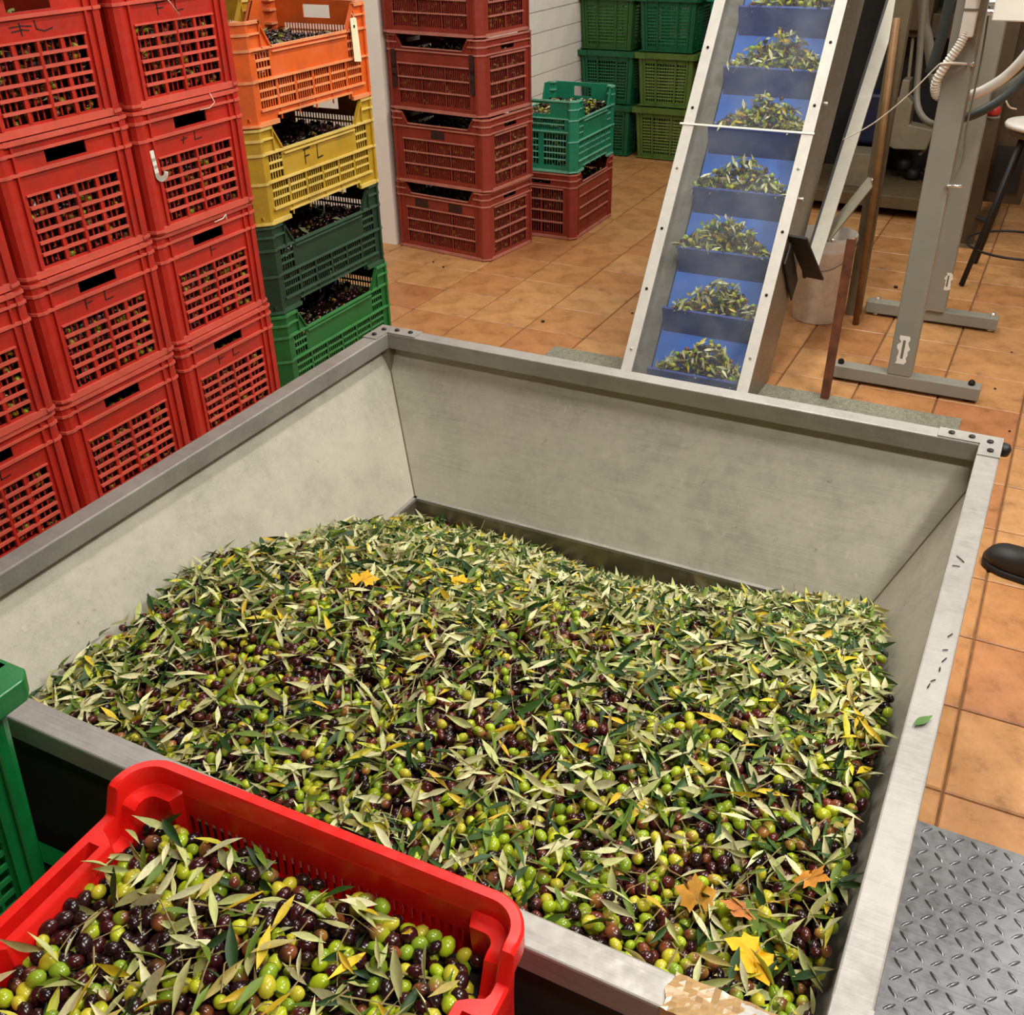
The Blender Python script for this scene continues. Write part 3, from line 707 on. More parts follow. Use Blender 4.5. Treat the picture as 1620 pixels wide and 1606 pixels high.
# --- red stacks against the left: lattice ends face the bin
RL, RWd, RHt = 0.60, 0.388, 0.300
RP = 0.302
FILLR = (RL-0.05, RWd-0.05, 0.014, 0.205, 5, 0.1)
colname = {0: 'in the leftmost red stack', 1: 'in the middle red stack', 2: 'in the red stack beside the orange crate'}
rank = ['at the very bottom', 'second from the floor', 'third from the floor', 'fourth from the floor', 'on top']
marks = {(1, 4): ('FL', FLs), (2, 4): ('F L', FLm), (2, 3): ('tL', tLm), (2, 2): ('F', Fm), (2, 1): ('FL', FLm), (1, 2): ('FL', FLm), (0, 1): ('L', [FLm[3]])}
for ci, yc in ((0, 1.262), (1, 1.661), (2, 2.066)):
    for k in range(5):
        if ci == 0 and k > 3: continue
        dx = random.uniform(-0.006, 0.006); dy = random.uniform(-0.004, 0.004)
        r = crate('stacking_crate', 'red lattice crate %s %s' % (colname[ci], rank[k] if not (ci == 0 and k == 3) else 'on top'), 'lattice', (RL, RWd, RHt), 'red', (-2.0-RL/2+dx, yc+dy, 0.002+k*RP), random.uniform(-0.008, 0.008), 'red lattice crates stacked left of the bin')
        contents('olives inside the red crate %s %s' % (colname[ci], rank[k]), ('R', k % 3), FILLR[:4]+(5+k % 3, 0.1), tuple(r.location), 0)
        if (ci, k) in marks:
            tx, st = marks[(ci, k)]
            for lt, sub_ in (zip(tx.replace(' ', ''), (st[:-1], st[-1:])) if len(tx) > 1 else [(tx, st)]):
                marking(r, sub_, 0.0032, MT['ink'], lambda u, v, n: (RL/2-0.0068+n, u, RHt*0.655+v*0.75), 'black marker letter '+lt)
        if (ci, k) == (2, 3):
            marking(r, [[(-0.158+0.004*t, 0.142-0.055*t) for t in (0, 0.33, 0.66, 1.0)]+[(-0.139-0.015*math.cos(q), 0.087-0.013*math.sin(q)) for q in np.linspace(0.15, PI*0.95, 12)]], 0.013, MT['wpaint'], lambda u, v, n: (RL/2+0.0003+n, u, v+0.06), 'white brushed paint hook')
            a = MB()

# --- open-sided colour stack beside the red stacks
OLn, OWd, OHt, OP = 0.622, 0.40, 0.270, 0.272
cols = [('green', 'green open-sided crate hidden behind the rim at the bottom of the mixed stack'), ('green', 'green open-sided crate under the dark green one in the mixed stack'), ('dgreen', 'dark green open-sided crate under the yellow one'), ('yellow', 'mustard yellow open-sided crate between orange and dark green ones'), ('orange', 'orange open-sided crate with a paper tag on top of the mixed stack')]
for k, (mk, lb) in enumerate(cols):
    r = crate('open_crate', lb, 'open', (OLn, OWd, OHt), mk, (-2.0-OWd/2+random.uniform(-0.005, 0.005), 2.592+random.uniform(-0.003, 0.003), 0.002+k*OP), PI/2, 'open-sided crates in the mixed stack')
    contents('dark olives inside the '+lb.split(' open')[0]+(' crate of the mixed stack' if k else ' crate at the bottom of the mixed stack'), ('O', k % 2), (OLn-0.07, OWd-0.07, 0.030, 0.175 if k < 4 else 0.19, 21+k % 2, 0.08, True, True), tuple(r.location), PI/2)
    if mk == 'yellow':
        for lt, sub_ in (('F', FLm[:3]), ('L', FLm[3:])): marking(r, sub_, 0.0034, MT['ink'], lambda u, v, n: (u-0.03, -OWd/2+0.0068-n, OHt*0.50+v*1.2), 'black marker letter '+lt)
# yellow crates behind the orange one
for k in range(5):
    if k < 3: continue
for k in range(5):
    r = crate('open_crate', 'yellow open-sided crate behind the orange one, top of its stack' if k == 4 else 'yellow open-sided crate hidden behind the mixed stack, %s' % ['lowest', 'second up', 'third up', 'fourth up'][k], 'open', (OLn, OWd, OHt), 'yellow', (-2.425-OWd/2, 2.59, 0.002+k*OP), PI/2, 'yellow crates behind the mixed stack')
# paper tag tied to the orange crate
t = thing('paper_tag', 'cream paper tag hanging on the orange crate', 'tag', (-1.996, 2.80, 1.090+0.235-0.002))
a = MB(); a.poly_prism([(-0.016, -0.005), (-0.012, 0), (0.012, 0), (0.016, -0.005), (0.019, -0.125), (-0.017, -0.12)][::-1], 0, 0.001, lambda u, v, n: (0.004+n-v*0.03, u, v)); a.build('card', MT['paper'], t)
a = MB(); a.tube([(0.006, 0.0, -0.012), (0.004, 0.003, 0.006), (-0.004, 0.004, 0.012)], 0.0012, 5); a.build('string', MT['string'], t)
a = MB(); a.poly_prism([(-0.004, -0.028), (0.004, -0.028), (0.004, -0.02), (-0.004, -0.02)][::-1], 0.0011, 0.0016, lambda u, v, n: (0.004+n-v*0.03, u, v)); a.build('ink_mark', MT['ink'], t)

# strings caught on the red crates
def string(label, pts, r=0.0012):
    a = MB(); a.tube(pts, r, 5); tag(a.build('string', MT['string'], None, True), label, 'string')
string('thin white string on the top crate beside the orange one', [(-1.990, 2.00, 1.475), (-1.988, 2.05, 1.43), (-1.990, 2.075, 1.40)])
string('curled white string under the top crate beside the orange one', [(-1.990, 2.135, 1.212), (-1.982, 2.14, 1.19), (-1.988, 2.125, 1.178), (-1.990, 2.09, 1.178)])
string('knotted white string above the handle of the crate beside the yellow one', [(-1.986, 2.07, 0.895), (-1.982, 2.10, 0.898), (-1.984, 2.115, 0.905), (-1.982, 2.112, 0.888)], 0.0018)

# --- maroon stack by the wall corner
ML, MW, MH, MP = 0.60, 0.44, 0.345, 0.350
mrz = math.radians(-7)
mc = Vector((-2.487, 4.487)); ex = Vector((math.cos(mrz), math.sin(mrz))); ey = Vector((-ex.y, ex.x))
ctr = mc-ex*ML/2+ey*MW/2
lbm = ['maroon slatted crate on the floor at the bottom of the tall maroon stack', 'maroon slatted crate second from the floor in the tall stack', 'maroon slatted crate with two dark vertical paint marks', 'maroon slatted crate on top of the tall maroon stack']
for k in range(4):
    d = ((0, 0), (0.012, -0.01), (0.0, 0.006), (-0.006, 0.0))[k]
    r = crate('slatted_crate', lbm[k], 'maroon', (ML, MW, MH), 'maroon', (ctr.x+d[0], ctr.y+d[1], 0.002+k*MP), mrz+(0, 0.02, -0.012, 0.01)[k], 'maroon slatted crates in the tall stack')
    contents('olives inside the '+lbm[k].replace('slatted ', ''), ('M', k % 2), (ML-0.06, MW-0.06, 0.014, 0.25, 41+k % 2, 0.15), tuple(r.location), r.rotation_euler.z)
    def face(u, v, n): return (u, -MW/2+0.0005-n, v)
    def facer(u, v, n): return (u, -MW/2+0.0068-n, v)
    if k == 2:
        for u in (-0.242, 0.240): marking(r, [[(u, 0.11), (u+0.002, 0.16), (u, 0.20), (u+0.001, 0.27)]], 0.026, MT['dpaint'], lambda u_, v, n: (u_, -MW/2+0.0068-n*9, v), 'dark brown paint mark')
    if k == 1: marking(r, [[(-0.03, 0.235), (0.03, 0.235)]], 0.036, MT['dpaint'], lambda u, v, n: (u, -MW/2+0.0065-n*2, v+0.012), 'dark paint patch')
    if k == 0:
        for u in (-0.12, 0.10): marking(r, [[(u-0.03, 0.245), (u+0.03, 0.245)]], 0.04, MT['dpaint'], lambda u_, v, n: (u_, -MW/2+0.0065-n*2, v), 'dark paint patch')
r = crate('slatted_crate', 'low maroon crate on the floor under the teal crate', 'maroon', (0.56, 0.40, 0.345), 'maroon', (-2.44, 5.285, 0.002), PI/2+0.01)
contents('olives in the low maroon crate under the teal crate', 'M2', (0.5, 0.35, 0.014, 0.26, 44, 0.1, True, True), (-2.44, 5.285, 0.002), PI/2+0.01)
r = crate('open_crate', 'teal open-sided crate heaped with leaves on the low maroon crate', 'open', (0.56, 0.40, 0.36), 'teal', (-2.44, 5.285, 0.352), PI/2+0.01)
contents('olives and leaves showing in the teal crate', 'T', (0.48, 0.33, 0.030, 0.272, 45, 0.5), (-2.44, 5.285, 0.352), PI/2+0.01)

# --- far green tubs
for sx, xs in enumerate((-2.89, -2.465)):
    for k in range(3):
        mk = [['fgreen', 'fgreen', 'lgreen'], ['ogreen', 'ogreen', 'fgreen']][sx][k]
        lb = [['forest green tub crate on the floor behind the teal crate', 'forest green tub crate in the middle of the far stack by the wall', 'leaf green tub crate on top of the far stack by the wall'],
              ['olive green tub crate on the floor next to the conveyor', 'olive green tub crate in the middle of the far stack next to the conveyor', 'forest green tub crate on top of the far stack next to the conveyor']][sx][k]
        crate('tub_crate', lb, 'tub', (0.39, 0.50, 0.340), mk, (xs+random.uniform(-0.008, 0.008), 7.20+random.uniform(-0.01, 0.01), 0.002+k*0.343), random.uniform(-0.02, 0.02), 'green tub crates stacked at the far end')
crate('tub_crate', 'pale green tub crate half hidden behind the conveyor top', 'tub', (0.39, 0.50, 0.340), 'teal', (-2.03, 7.30, 0.688), 0)
for k in range(2): crate('tub_crate', 'forest green tub crate hidden behind the conveyor, %s' % ['on the floor', 'second up'][k], 'tub', (0.39, 0.50, 0.340), 'fgreen', (-2.03, 7.30, 0.002+k*0.343), 0)

# --- near green tubs at the left edge
NT = [crate('tub_crate', 'green tub crate at the left edge, under another green one', 'tub', (0.42, 0.50, 0.40), 'ngreen', (-1.235, 0.345, 0.002), 0.03, 'green tub crates at the left edge')]
NT.append(crate('tub_crate', 'green tub crate with thick rounded flange at the left edge, on top', 'tub', (0.42, 0.50, 0.425), 'ngreen', (-1.232, 0.317, 0.404), 0.0, 'green tub crates at the left edge'))
for r in NT:
    for o in r.children:
        if o.name.startswith('corner_post'):
            bv = o.modifiers.new('bevel', 'BEVEL'); bv.width = 0.009; bv.segments = 3; bv.limit_method = 'ANGLE'; bv.angle_limit = 0.5

# ------------------------------------------------------------------ near red crate full of olives
NL, NW, NH, NZ = 0.506, 0.345, 0.285, 0.525
near = thing('harvest_crate', 'bright red crate heaped with olives, nearest to the camera', 'crate', (-0.534, 0.4005, NZ), math.radians(1.6))
def near_crate():
    rad = 0.045; pts = []                       # perimeter samples: (x, y, nx, ny, kind, s)
    hx, hy = NL/2, NW/2
    nl = 76
    for sgn, ang in ((-1, -PI/2), (1, PI/2)):
        pass
    def arc(cx, cy, a0, n=8): return [(cx+rad*math.cos(a0+PI/2*i/n), cy+rad*math.sin(a0+PI/2*i/n), math.cos(a0+PI/2*i/n), math.sin(a0+PI/2*i/n), 'c', 0) for i in range(1, n)]
    xs = np.linspace(-hx+rad, hx-rad, nl+1); ys = np.linspace(-hy+rad, hy-rad, 41)
    pts += [(x, -hy, 0, -1, 'l', i) for i, x in enumerate(xs)] + arc(hx-rad, -hy+rad, -PI/2)
    pts += [(hx, y, 1, 0, 's', i) for i, y in enumerate(ys)] + arc(hx-rad, hy-rad, 0)
    pts += [(x, hy, 0, 1, 'l', i) for i, x in enumerate(xs[::-1])] + arc(-hx+rad, hy-rad, PI/2)
    pts += [(-hx, y, -1, 0, 's', i) for i, y in enumerate(ys[::-1])] + arc(-hx+rad, -hy+rad, PI)
    n = len(pts)
    def smooth(a, b_, x): t = min(1, max(0, (x-a)/(b_-a))); return t*t*(3-2*t)
    rings = {k: [] for k in range(20)}
    info = []
    for (x, y, nx, ny, kd, i) in pts:
        low = 0.0; wide = 0.0; slot = 0.0; ledge = 0.0
        if kd == 's':
            ay = abs(y); low = 1-smooth(0.100, 0.118, ay); wide = 1-smooth(0.070, 0.086, ay); slot = 1.0 if ay < 0.060 else 0.0
            ledge = smooth(0.078, 0.09, ay)
        if kd == 'c': ledge = 1.0
        if kd == 'l' : ledge = 1.0 if (i < 4 or i > nl-4) else 0.0
        zt = NH-0.036*low; lip = 0.015+0.026*wide
        info.append((kd, i, slot))
        def at(off, z): return (x-nx*off, y-ny*off, z)
        tap = 0.022
        R = [at(tap, 0.0), at(tap*0.55, NH*0.40), at(0.012, NH-0.105), at(0.010, min(NH-0.058, zt-0.032)), at(0.008, zt-0.028), at(0.0, zt-0.026), at(0.0, zt-0.003), at(0.003, zt),
             at(lip*0.34, zt), at(lip*0.34, zt-0.075*slot), at(lip*0.72, zt-0.075*slot), at(lip*0.72, zt), at(lip-0.002, zt), at(lip, zt-0.003), at(lip+0.001, zt-0.024-0.006*low),
             at(lip+0.002+0.016*ledge, zt-0.027-0.006*low), at(lip+0.004+0.012*ledge, min(NH-0.058, zt-0.040)), at(lip+0.006+0.008*ledge, NH-0.105), at(lip*0.6+0.012, NH*0.40), at(0.03, 0.008)]
        for k, p in enumerate(R): rings[k].append(p)
    body = MB(); rim = MB()
    body.v = [p for k in range(20) for p in rings[k]]
    rim.v = list(body.v)
    for k in range(19):
        for i in range(n):
            j = (i+1) % n; kd, ii, sl = info[i]; kd2, ii2, _ = info[j]
            if k == 9 and sl and info[j][2]: continue                                                  # the grip slot is open
            if k in (2, 16) and kd == 'l' and kd2 == 'l' and ii % 2 == 0 and 4 < ii < nl-5: continue      # slots in the long sides
            (rim if 4 <= k <= 14 else body).f.append((k*n+i, k*n+j, (k+1)*n+j, (k+1)*n+i))
    body.f.append(tuple(range(n-1, -1, -1))); body.f.append(tuple(range(19*n, 20*n)))
    def clean(m_):
        used = sorted({q for f in m_.f for q in f}); mp_ = {q: i for i, q in enumerate(used)}
        m_.v = [m_.v[q] for q in used]; m_.f = [tuple(mp_[q] for q in f) for f in m_.f]; return m_
    b1 = clean(body).build('body', MT['red2'], near); r1 = clean(rim).build('rim', MT['red2'], near, False)
    for o in (b1, r1):
        me = o.data; me.polygons.foreach_set('use_smooth', [True]*len(me.polygons))
        me.set_sharp_from_angle(angle=math.radians(38))
near_crate()
for k in range(2):
    r = crate('stacking_crate', 'dark green crate hidden under the near red crate, %s' % ('on the floor', 'upper one')[k], 'lattice', (0.46, 0.29, 0.258), 'dgreen', (-0.534, 0.385, 0.002+k*0.2605), math.radians(1.6))

# ------------------------------------------------------------------ olives and leaves in the bin
def hmap(x, y):
    yy = [0.60, 0.70, 0.85, 1.05, 1.20, 1.35, 1.55, 1.75, 1.95, 2.10]
    l = np.interp(y, yy, [0.42, 0.43, 0.445, 0.465, 0.470, 0.43, 0.366, 0.30, 0.215, 0.17])
    c = np.interp(y, yy, [0.53, 0.53, 0.535, 0.535, 0.525, 0.49, 0.41, 0.30, 0.160, 0.12])
    r_ = np.interp(y, yy, [0.60, 0.595, 0.58, 0.571, 0.555, 0.545, 0.476, 0.40, 0.285, 0.24])
    t = np.clip((x+1.40)/1.35, 0, 1)
    z = np.where(t < 0.5, l+(c-l)*t*2, c+(r_-c)*(t*2-1))
    return z+0.010*np.sin(x*9+1.3*np.sin(y*7))*np.cos(y*8+0.7)+0.005*np.sin(x*27+y*13)*np.sin(y*31-x*11)
def inside(x, y, z, pad):
    ins = np.clip((ZR-z)/B_, 0, 1)*A_+pad
    return (x > XL+0.02+ins) & (x < XR-0.02-ins) & (y > YF+0.02+ins) & (y < YB-0.02-ins)
def blob(x, y, s):      # slow variation 0..1
    return 0.5+0.5*np.sin(x*s+2.1*np.sin(y*s*0.7+0.4))*np.sin(y*s*1.1+1.7*np.sin(x*s*0.6+1.1))
rng = RNG
def hexgrid(x0, x1, y0, y1, d, jit):
    xs, ys = np.meshgrid(np.arange(x0, x1, d), np.arange(y0, y1, d*0.866)); xs = xs+(np.arange(len(ys))%2*d/2)[:, None]
    p = np.stack([xs.ravel(), ys.ravel()], 1); return p+rng.uniform(-jit, jit, p.shape)
# dark bed under the fruit
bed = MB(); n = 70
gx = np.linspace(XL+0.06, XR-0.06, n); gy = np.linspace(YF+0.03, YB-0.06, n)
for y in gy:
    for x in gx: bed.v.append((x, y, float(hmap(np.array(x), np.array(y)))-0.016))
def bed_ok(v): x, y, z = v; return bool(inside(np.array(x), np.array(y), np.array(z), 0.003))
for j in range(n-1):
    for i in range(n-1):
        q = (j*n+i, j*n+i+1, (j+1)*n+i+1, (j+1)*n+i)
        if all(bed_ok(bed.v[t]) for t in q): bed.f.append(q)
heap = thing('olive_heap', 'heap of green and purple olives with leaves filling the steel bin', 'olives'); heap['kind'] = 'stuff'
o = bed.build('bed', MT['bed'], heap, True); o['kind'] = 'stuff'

def make_olives(p2, zoff, rng, hi, pgf, pmf):
    z = hmap(p2[:, 0], p2[:, 1])+zoff
    k = inside(p2[:, 0], p2[:, 1], z, 0.006); p = np.column_stack([p2, z])[k]; n = len(p)
    sc = rng.uniform(0.82, 1.15, n)[:, None]*np.stack([rng.uniform(0.0096, 0.0116, n), rng.uniform(0.0074, 0.0088, n), rng.uniform(0.0074, 0.0088, n)], 1)
    Rm = rotmats(rng.uniform(0, 2*PI, n), rng.normal(0, 0.35, n), rng.uniform(0, 6.28, n))
    cl, c0, c1 = olive_cols(n, pgf(p[:, 0], p[:, 1]), pmf(p[:, 0], p[:, 1]), rng)
    return dict(p=p, sc=sc, R=Rm, cls=cl, c0=c0, c1=c1)
pgf = lambda x, y: 0.18+0.34*blob(x, y, 11)
pmf = lambda x, y: 0.16+0.12*blob(x+3, y, 8)
g1 = hexgrid(XL+0.03, XR-0.02, YF+0.02, YB-0.03, 0.0178, 0.0035)
top = make_olives(g1, rng.uniform(-0.006, 0.009, len(g1)), rng, True, pgf, pmf)
g2 = hexgrid(XL+0.03, XR-0.02, YF+0.02, YB-0.03, 0.019, 0.004)
low = make_olives(g2, rng.uniform(-0.018, -0.010, len(g2)), rng, False, pgf, pmf)
def make_leaves(n, rng, box, zf, dens, insf, size=(0.029, 0.059), py=0.1, pp=0.5, tilt=0.45):
    p = np.column_stack([rng.uniform(box[0], box[1], n), rng.uniform(box[2], box[3], n)])
    p = p[rng.random(n) < dens(p[:, 0], p[:, 1])]
    n = len(p); zo = rng.uniform(0.006, 0.026, n); z = zf(p[:, 0], p[:, 1])+zo
    k = insf(p[:, 0], p[:, 1], z); p = np.column_stack([p, z])[k]; n = len(p)
    L = rng.uniform(*size, n); sc = np.stack([L, L*rng.uniform(0.15, 0.24, n), L*0.8], 1)
    cls, c = leaf_cols(n, rng, pp, py)
    return dict(p=p, sc=sc, R=rotmats(rng.uniform(0, 2*PI, n), rng.normal(0, tilt, n), rng.normal(0, 0.75, n)), cls=cls, c=c, var=rng.integers(0, 8, n))
def dens_bin(x, y):
    base = np.interp(y, [0.6, 0.9, 1.15, 1.35, 1.6, 2.0], [0.34, 0.36, 0.46, 0.70, 0.95, 1.0])
    left = np.interp(x, [-1.4, -1.0, -0.6, -0.2, -0.1], [0.85, 0.45, 0.1, 0.1, 0.3])
    return np.clip(np.maximum(base, left*0.9)*(0.45+0.9*blob(x+1.7, y+0.3, 9)), 0, 1)
lv = make_leaves(17500, rng, (XL+0.04, XR-0.04, YF+0.03, YB-0.05), hmap, dens_bin, lambda x, y, z: inside(x, y, z, 0.012), py=0.09, pp=0.52)
# individuals: the fruit and leaves that show largest at the near end of the bin
def proj(p):
    d = np.asarray(p)-CAMPOS; Rc = np.array(CR); c = d@Rc
    return 810+1615*c[:, 0]/c[:, 2], 803+1615*c[:, 1]/c[:, 2], c[:, 2]
def pick(p, n):
    u, v, dd = proj(p); line = 1450+(u-867)*0.5
    ok = (v < 1600) & (v > 0) & (u > 20) & (u < 1600) & ((u > 872) | (v < 1195+(u-240)*0.40)) & (v < line)
    idx = np.where(ok)[0]; idx = idx[np.argsort(dd[idx])][:n]; m_ = np.zeros(len(p), bool); m_[idx] = True; return m_
pt = pick(top['p'], 30); pl_ = pick(lv['p'], 140)
def sub(d, m_): return {k: v[m_] for k, v in d.items()}
def olive_stuff(name, sets, parent):
    parts = [batch(b_, s['p'], s['R'], s['sc'], s['c0'], s['c1']) for b_, s in sets]
    o = obj(name, merge(name, parts, MT['olive']), parent); o['kind'] = 'stuff'; return o
def leaf_stuff(name, s, parent, extra=None):
    parts = []
    for k in range(8):
        q = s['var'] == k
        if q.any(): parts.append(batch(LEAVES[k], s['p'][q], s['R'][q], s['sc'][q], s['c'][q]*0.94, s['c'][q]))
    o = obj(name, merge(name, parts, MT['leaf']), parent); o['kind'] = 'stuff'; return o
olive_stuff('olives', [(SPH_MD, sub(top, ~pt)), (SPH_LO, low)], heap)
leaf_stuff('leaves', sub(lv, ~pl_), heap)
def twigs(n, rng, box, zf, insf, parent):
    mb = MB()
    for _ in range(n):
        x = rng.uniform(box[0], box[1]); y = rng.uniform(box[2], box[3]); z = float(zf(np.array(x), np.array(y)))+rng.uniform(0.006, 0.02)
        if not bool(insf(np.array(x), np.array(y), np.array(z))): continue
        a = rng.uniform(0, 6.28); l = rng.uniform(0.025, 0.10); p = rng.normal(0.05, 0.3); b_ = rng.uniform(-0.012, 0.012)
        d = np.array([math.cos(a)*math.cos(p), math.sin(a)*math.cos(p), math.sin(p)]); s = np.array([-math.sin(a), math.cos(a), 0])
        c = np.array([x, y, z]); mb.tube([tuple(c-d*l/2), tuple(c+s*b_), tuple(c+d*l/2)], rng.uniform(0.0006, 0.0012), 4, False)
    o = mb.build('twigs', MT['twig'], parent); o['kind'] = 'stuff'
twigs(700, rng, (XL+0.05, XR-0.05, YF+0.04, YB-0.06), hmap, lambda x, y, z: inside(x, y, z, 0.03), heap)

OCN = ['glossy green olive', 'dark purple olive', 'half-ripe brown olive']; LCN = ['pale silvery olive leaf', 'dark green olive leaf', 'yellowed olive leaf']
def spot_crate(p):
    lx, ly = to_local(p[0], p[1])
    a_ = 'left end' if lx < -0.15 else 'left of middle' if lx < -0.03 else 'right of middle' if lx < 0.10 else 'right end'
    return 'in the near red crate, '+a_+', '+('far side' if ly > 0.09 else 'halfway across' if ly > 0.0 else 'near side')
def spot_bin(p):
    return 'behind the front rim of the bin, '+('beside the red crate' if p[0] < -0.26 else 'left of the brown tape' if p[0] < -0.16 else 'by the brown tape')
_om = {}
def olive_objs(s, where, group):
    for i in range(len(s['p'])):
        key = (int(s['cls'][i]), i % 8)
        if key not in _om:
            one = np.zeros((1, 3)); _om[key] = merge('olive', [batch(SPH_HI, one, np.eye(3)[None], np.array([[0.0111, 0.0085, 0.0085]]), s['c0'][i:i+1], s['c1'][i:i+1])], MT['olive'])
        o = bpy.data.objects.new('olive', _om[key]); C.objects.link(o)
        f = s['sc'][i]/np.array([0.0111, 0.0085, 0.0085])
        mw = Matrix([list(s['R'][i][r]*f)+[float(s['p'][i][r])] for r in range(3)]+[[0, 0, 0, 1]]); o.matrix_world = mw
        tag(o, OCN[key[0]]+' '+(where if isinstance(where, str) else where(s['p'][i])), 'olive', OCN[key[0]]+'s '+group)
_lm = {}
def leaf_objs(s, where, group):
    for i in range(len(s['p'])):
        key = (int(s['cls'][i]), int(s['var'][i]), i % 3)
        if key not in _lm: _lm[key] = merge('leaf', [batch(LEAVES[key[1]], np.zeros((1, 3)), np.eye(3)[None], np.array([[0.05, 0.0115, 0.04]]), s['c'][i:i+1]*0.94, s['c'][i:i+1])], MT['leaf'])
        o = bpy.data.objects.new('leaf', _lm[key]); C.objects.link(o)
        f = s['sc'][i]/np.array([0.05, 0.0115, 0.04])
        o.matrix_world = Matrix([list(s['R'][i][r]*f)+[float(s['p'][i][r])] for r in range(3)]+[[0, 0, 0, 1]])
        tag(o, LCN[key[0]]+' '+(where if isinstance(where, str) else where(s['p'][i])), 'leaf', LCN[key[0]].replace('leaf', 'leaves')+' '+group)
olive_objs(sub(top, pt), spot_bin, 'behind the front rim of the bin')
leaf_objs(sub(lv, pl_), spot_bin, 'behind the front rim of the bin')

# ------------------------------------------------------------------ olives in the near crate
th_ = math.radians(1.6)
def to_local(x, y): dx = x+0.534; dy = y-0.4005; return dx*math.cos(th_)+dy*math.sin(th_), -dx*math.sin(th_)+dy*math.cos(th_)
def hcr(x, y):
    lx, ly = to_local(x, y)
    return NZ+NH-0.064+0.014*(1-np.clip((lx/0.25)**2, 0, 1))-0.012*np.clip((np.abs(ly)-0.1)/0.06, 0, 1)+0.006*np.sin(x*22+y*9)*np.sin(y*25+1)
def in_cr(x, y, z, pad=0.006):
    lx, ly = to_local(x, y); return (np.abs(lx) < NL/2-0.036-pad) & (np.abs(ly) < NW/2-0.030-pad)
cb = thing('crate_olive_fill', 'olives and leaves filling the near red crate', 'olives'); cb['kind'] = 'stuff'
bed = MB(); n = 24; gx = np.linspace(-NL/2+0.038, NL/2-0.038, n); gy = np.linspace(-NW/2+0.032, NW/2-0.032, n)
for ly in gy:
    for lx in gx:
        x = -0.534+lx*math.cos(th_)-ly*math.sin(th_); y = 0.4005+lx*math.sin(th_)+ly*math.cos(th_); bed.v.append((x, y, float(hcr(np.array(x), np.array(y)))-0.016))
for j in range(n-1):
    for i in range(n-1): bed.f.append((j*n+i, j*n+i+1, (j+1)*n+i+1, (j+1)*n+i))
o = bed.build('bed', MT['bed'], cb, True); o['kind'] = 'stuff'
def mk_cr(d, zo, jit):
    g = hexgrid(-0.80, -0.26, 0.21, 0.59, d, jit); z = hcr(g[:, 0], g[:, 1])+rng.uniform(*zo, len(g)); k = in_cr(g[:, 0], g[:, 1], z)
    p = np.column_stack([g, z])[k]; n = len(p)
    sc = rng.uniform(0.85, 1.15, n)[:, None]*np.stack([rng.uniform(0.0089, 0.0108, n), rng.uniform(0.0069, 0.0082, n), rng.uniform(0.0069, 0.0082, n)], 1)
    cl, c0, c1 = olive_cols(n, 0.14+0.36*blob(p[:, 0]*1.0, p[:, 1]+0.4, 17), 0.17, rng)
    return dict(p=p, sc=sc, R=rotmats(rng.uniform(0, 6.28, n), rng.normal(0, 0.35, n), rng.uniform(0, 6.28, n)), cls=cl, c0=c0, c1=c1)
tc_ = mk_cr(0.0164, (-0.005, 0.008), 0.0035); lc_ = mk_cr(0.0168, (-0.018, -0.011), 0.004)
def pickc(p, n):
    u, v, dd = proj(p); idx = np.where((v < 1604) & (u > 2) & (u < 860))[0]; idx = idx[np.argsort(dd[idx])][:n]; m_ = np.zeros(len(p), bool); m_[idx] = True; return m_
pc = pickc(tc_['p'], 270)
olive_stuff('olives', [(SPH_MD, sub(tc_, ~pc)), (SPH_LO, lc_)], cb)
olive_objs(sub(tc_, pc), spot_crate, 'in the near red crate')
lvc = make_leaves(560, rng, (-0.79, -0.27, 0.23, 0.58), hcr, lambda x, y: 0.45+0.55*blob(x+0.9, y, 14), lambda x, y, z: in_cr(x, y, z, 0.012), size=(0.032, 0.057), py=0.13, pp=0.55, tilt=0.4)
plc = pickc(lvc['p'], 160)
leaf_objs(sub(lvc, plc), spot_crate, 'in the near red crate')
if (~plc).any(): leaf_stuff('leaves', sub(lvc, ~plc), cb)
twigs(60, rng, (-0.77, -0.29, 0.25, 0.56), hcr, lambda x, y, z: in_cr(x, y, z, 0.03), cb)

# maple leaves
def maple(label, loc, size, rz, col, tiltx=0.1, tilty=0.1):
    out = [(0, -0.14), (0.10, -0.20), (0.24, -0.42), (0.34, -0.26), (0.54, -0.22), (0.47, -0.02), (0.58, 0.10), (0.70, 0.30), (0.52, 0.34), (0.36, 0.40), (0.30, 0.32), (0.24, 0.46), (0.12, 0.52), (0.0, 0.74)]
    out = out+[(-x, y) for x, y in out[-2:0:-1]]
    v = [(0, 0.05, 0)]; n = len(out)
    for x, y in out: v.append((x*0.5, (y+0.05)*0.5, 0.03*math.sin(x*6)+0.02*math.cos(y*7)))
    for x, y in out: v.append((x, y, 0.06*math.sin(x*5+1)+0.05*math.cos(y*5)))
    f = []
    for i in range(n):
        j = (i+1) % n; f.append((0, 1+i, 1+j)); f.append((1+i, 1+n+i, 1+n+j)); f.append((1+i, 1+n+j, 1+j))
    c = np.array(lin(col)); v = np.array(v)*size; cc = np.tile(c, (len(v), 1)); cc[0] *= 0.75; cc[n+1:] *= 1.08
    me = merge('blade', [(v, np.array(f), cc)], MT['maple'])
    t = thing('maple_leaf', label, 'leaf', loc, 0, 'maple leaves on the olives'); t.rotation_euler = (tiltx, tilty, rz)
    obj('blade', me, t)
    a = MB(); a.tube([(0, 0.02*size, 0.001), (0.05*size, -0.4*size, 0.006), (0.02*size, -0.75*size, 0.004)], 0.0009, 5); a.build('stalk', MT['twig'], t)
def hz(x, y, d=0.028): return (x, y, float(hmap(np.array(x), np.array(y)))+d)
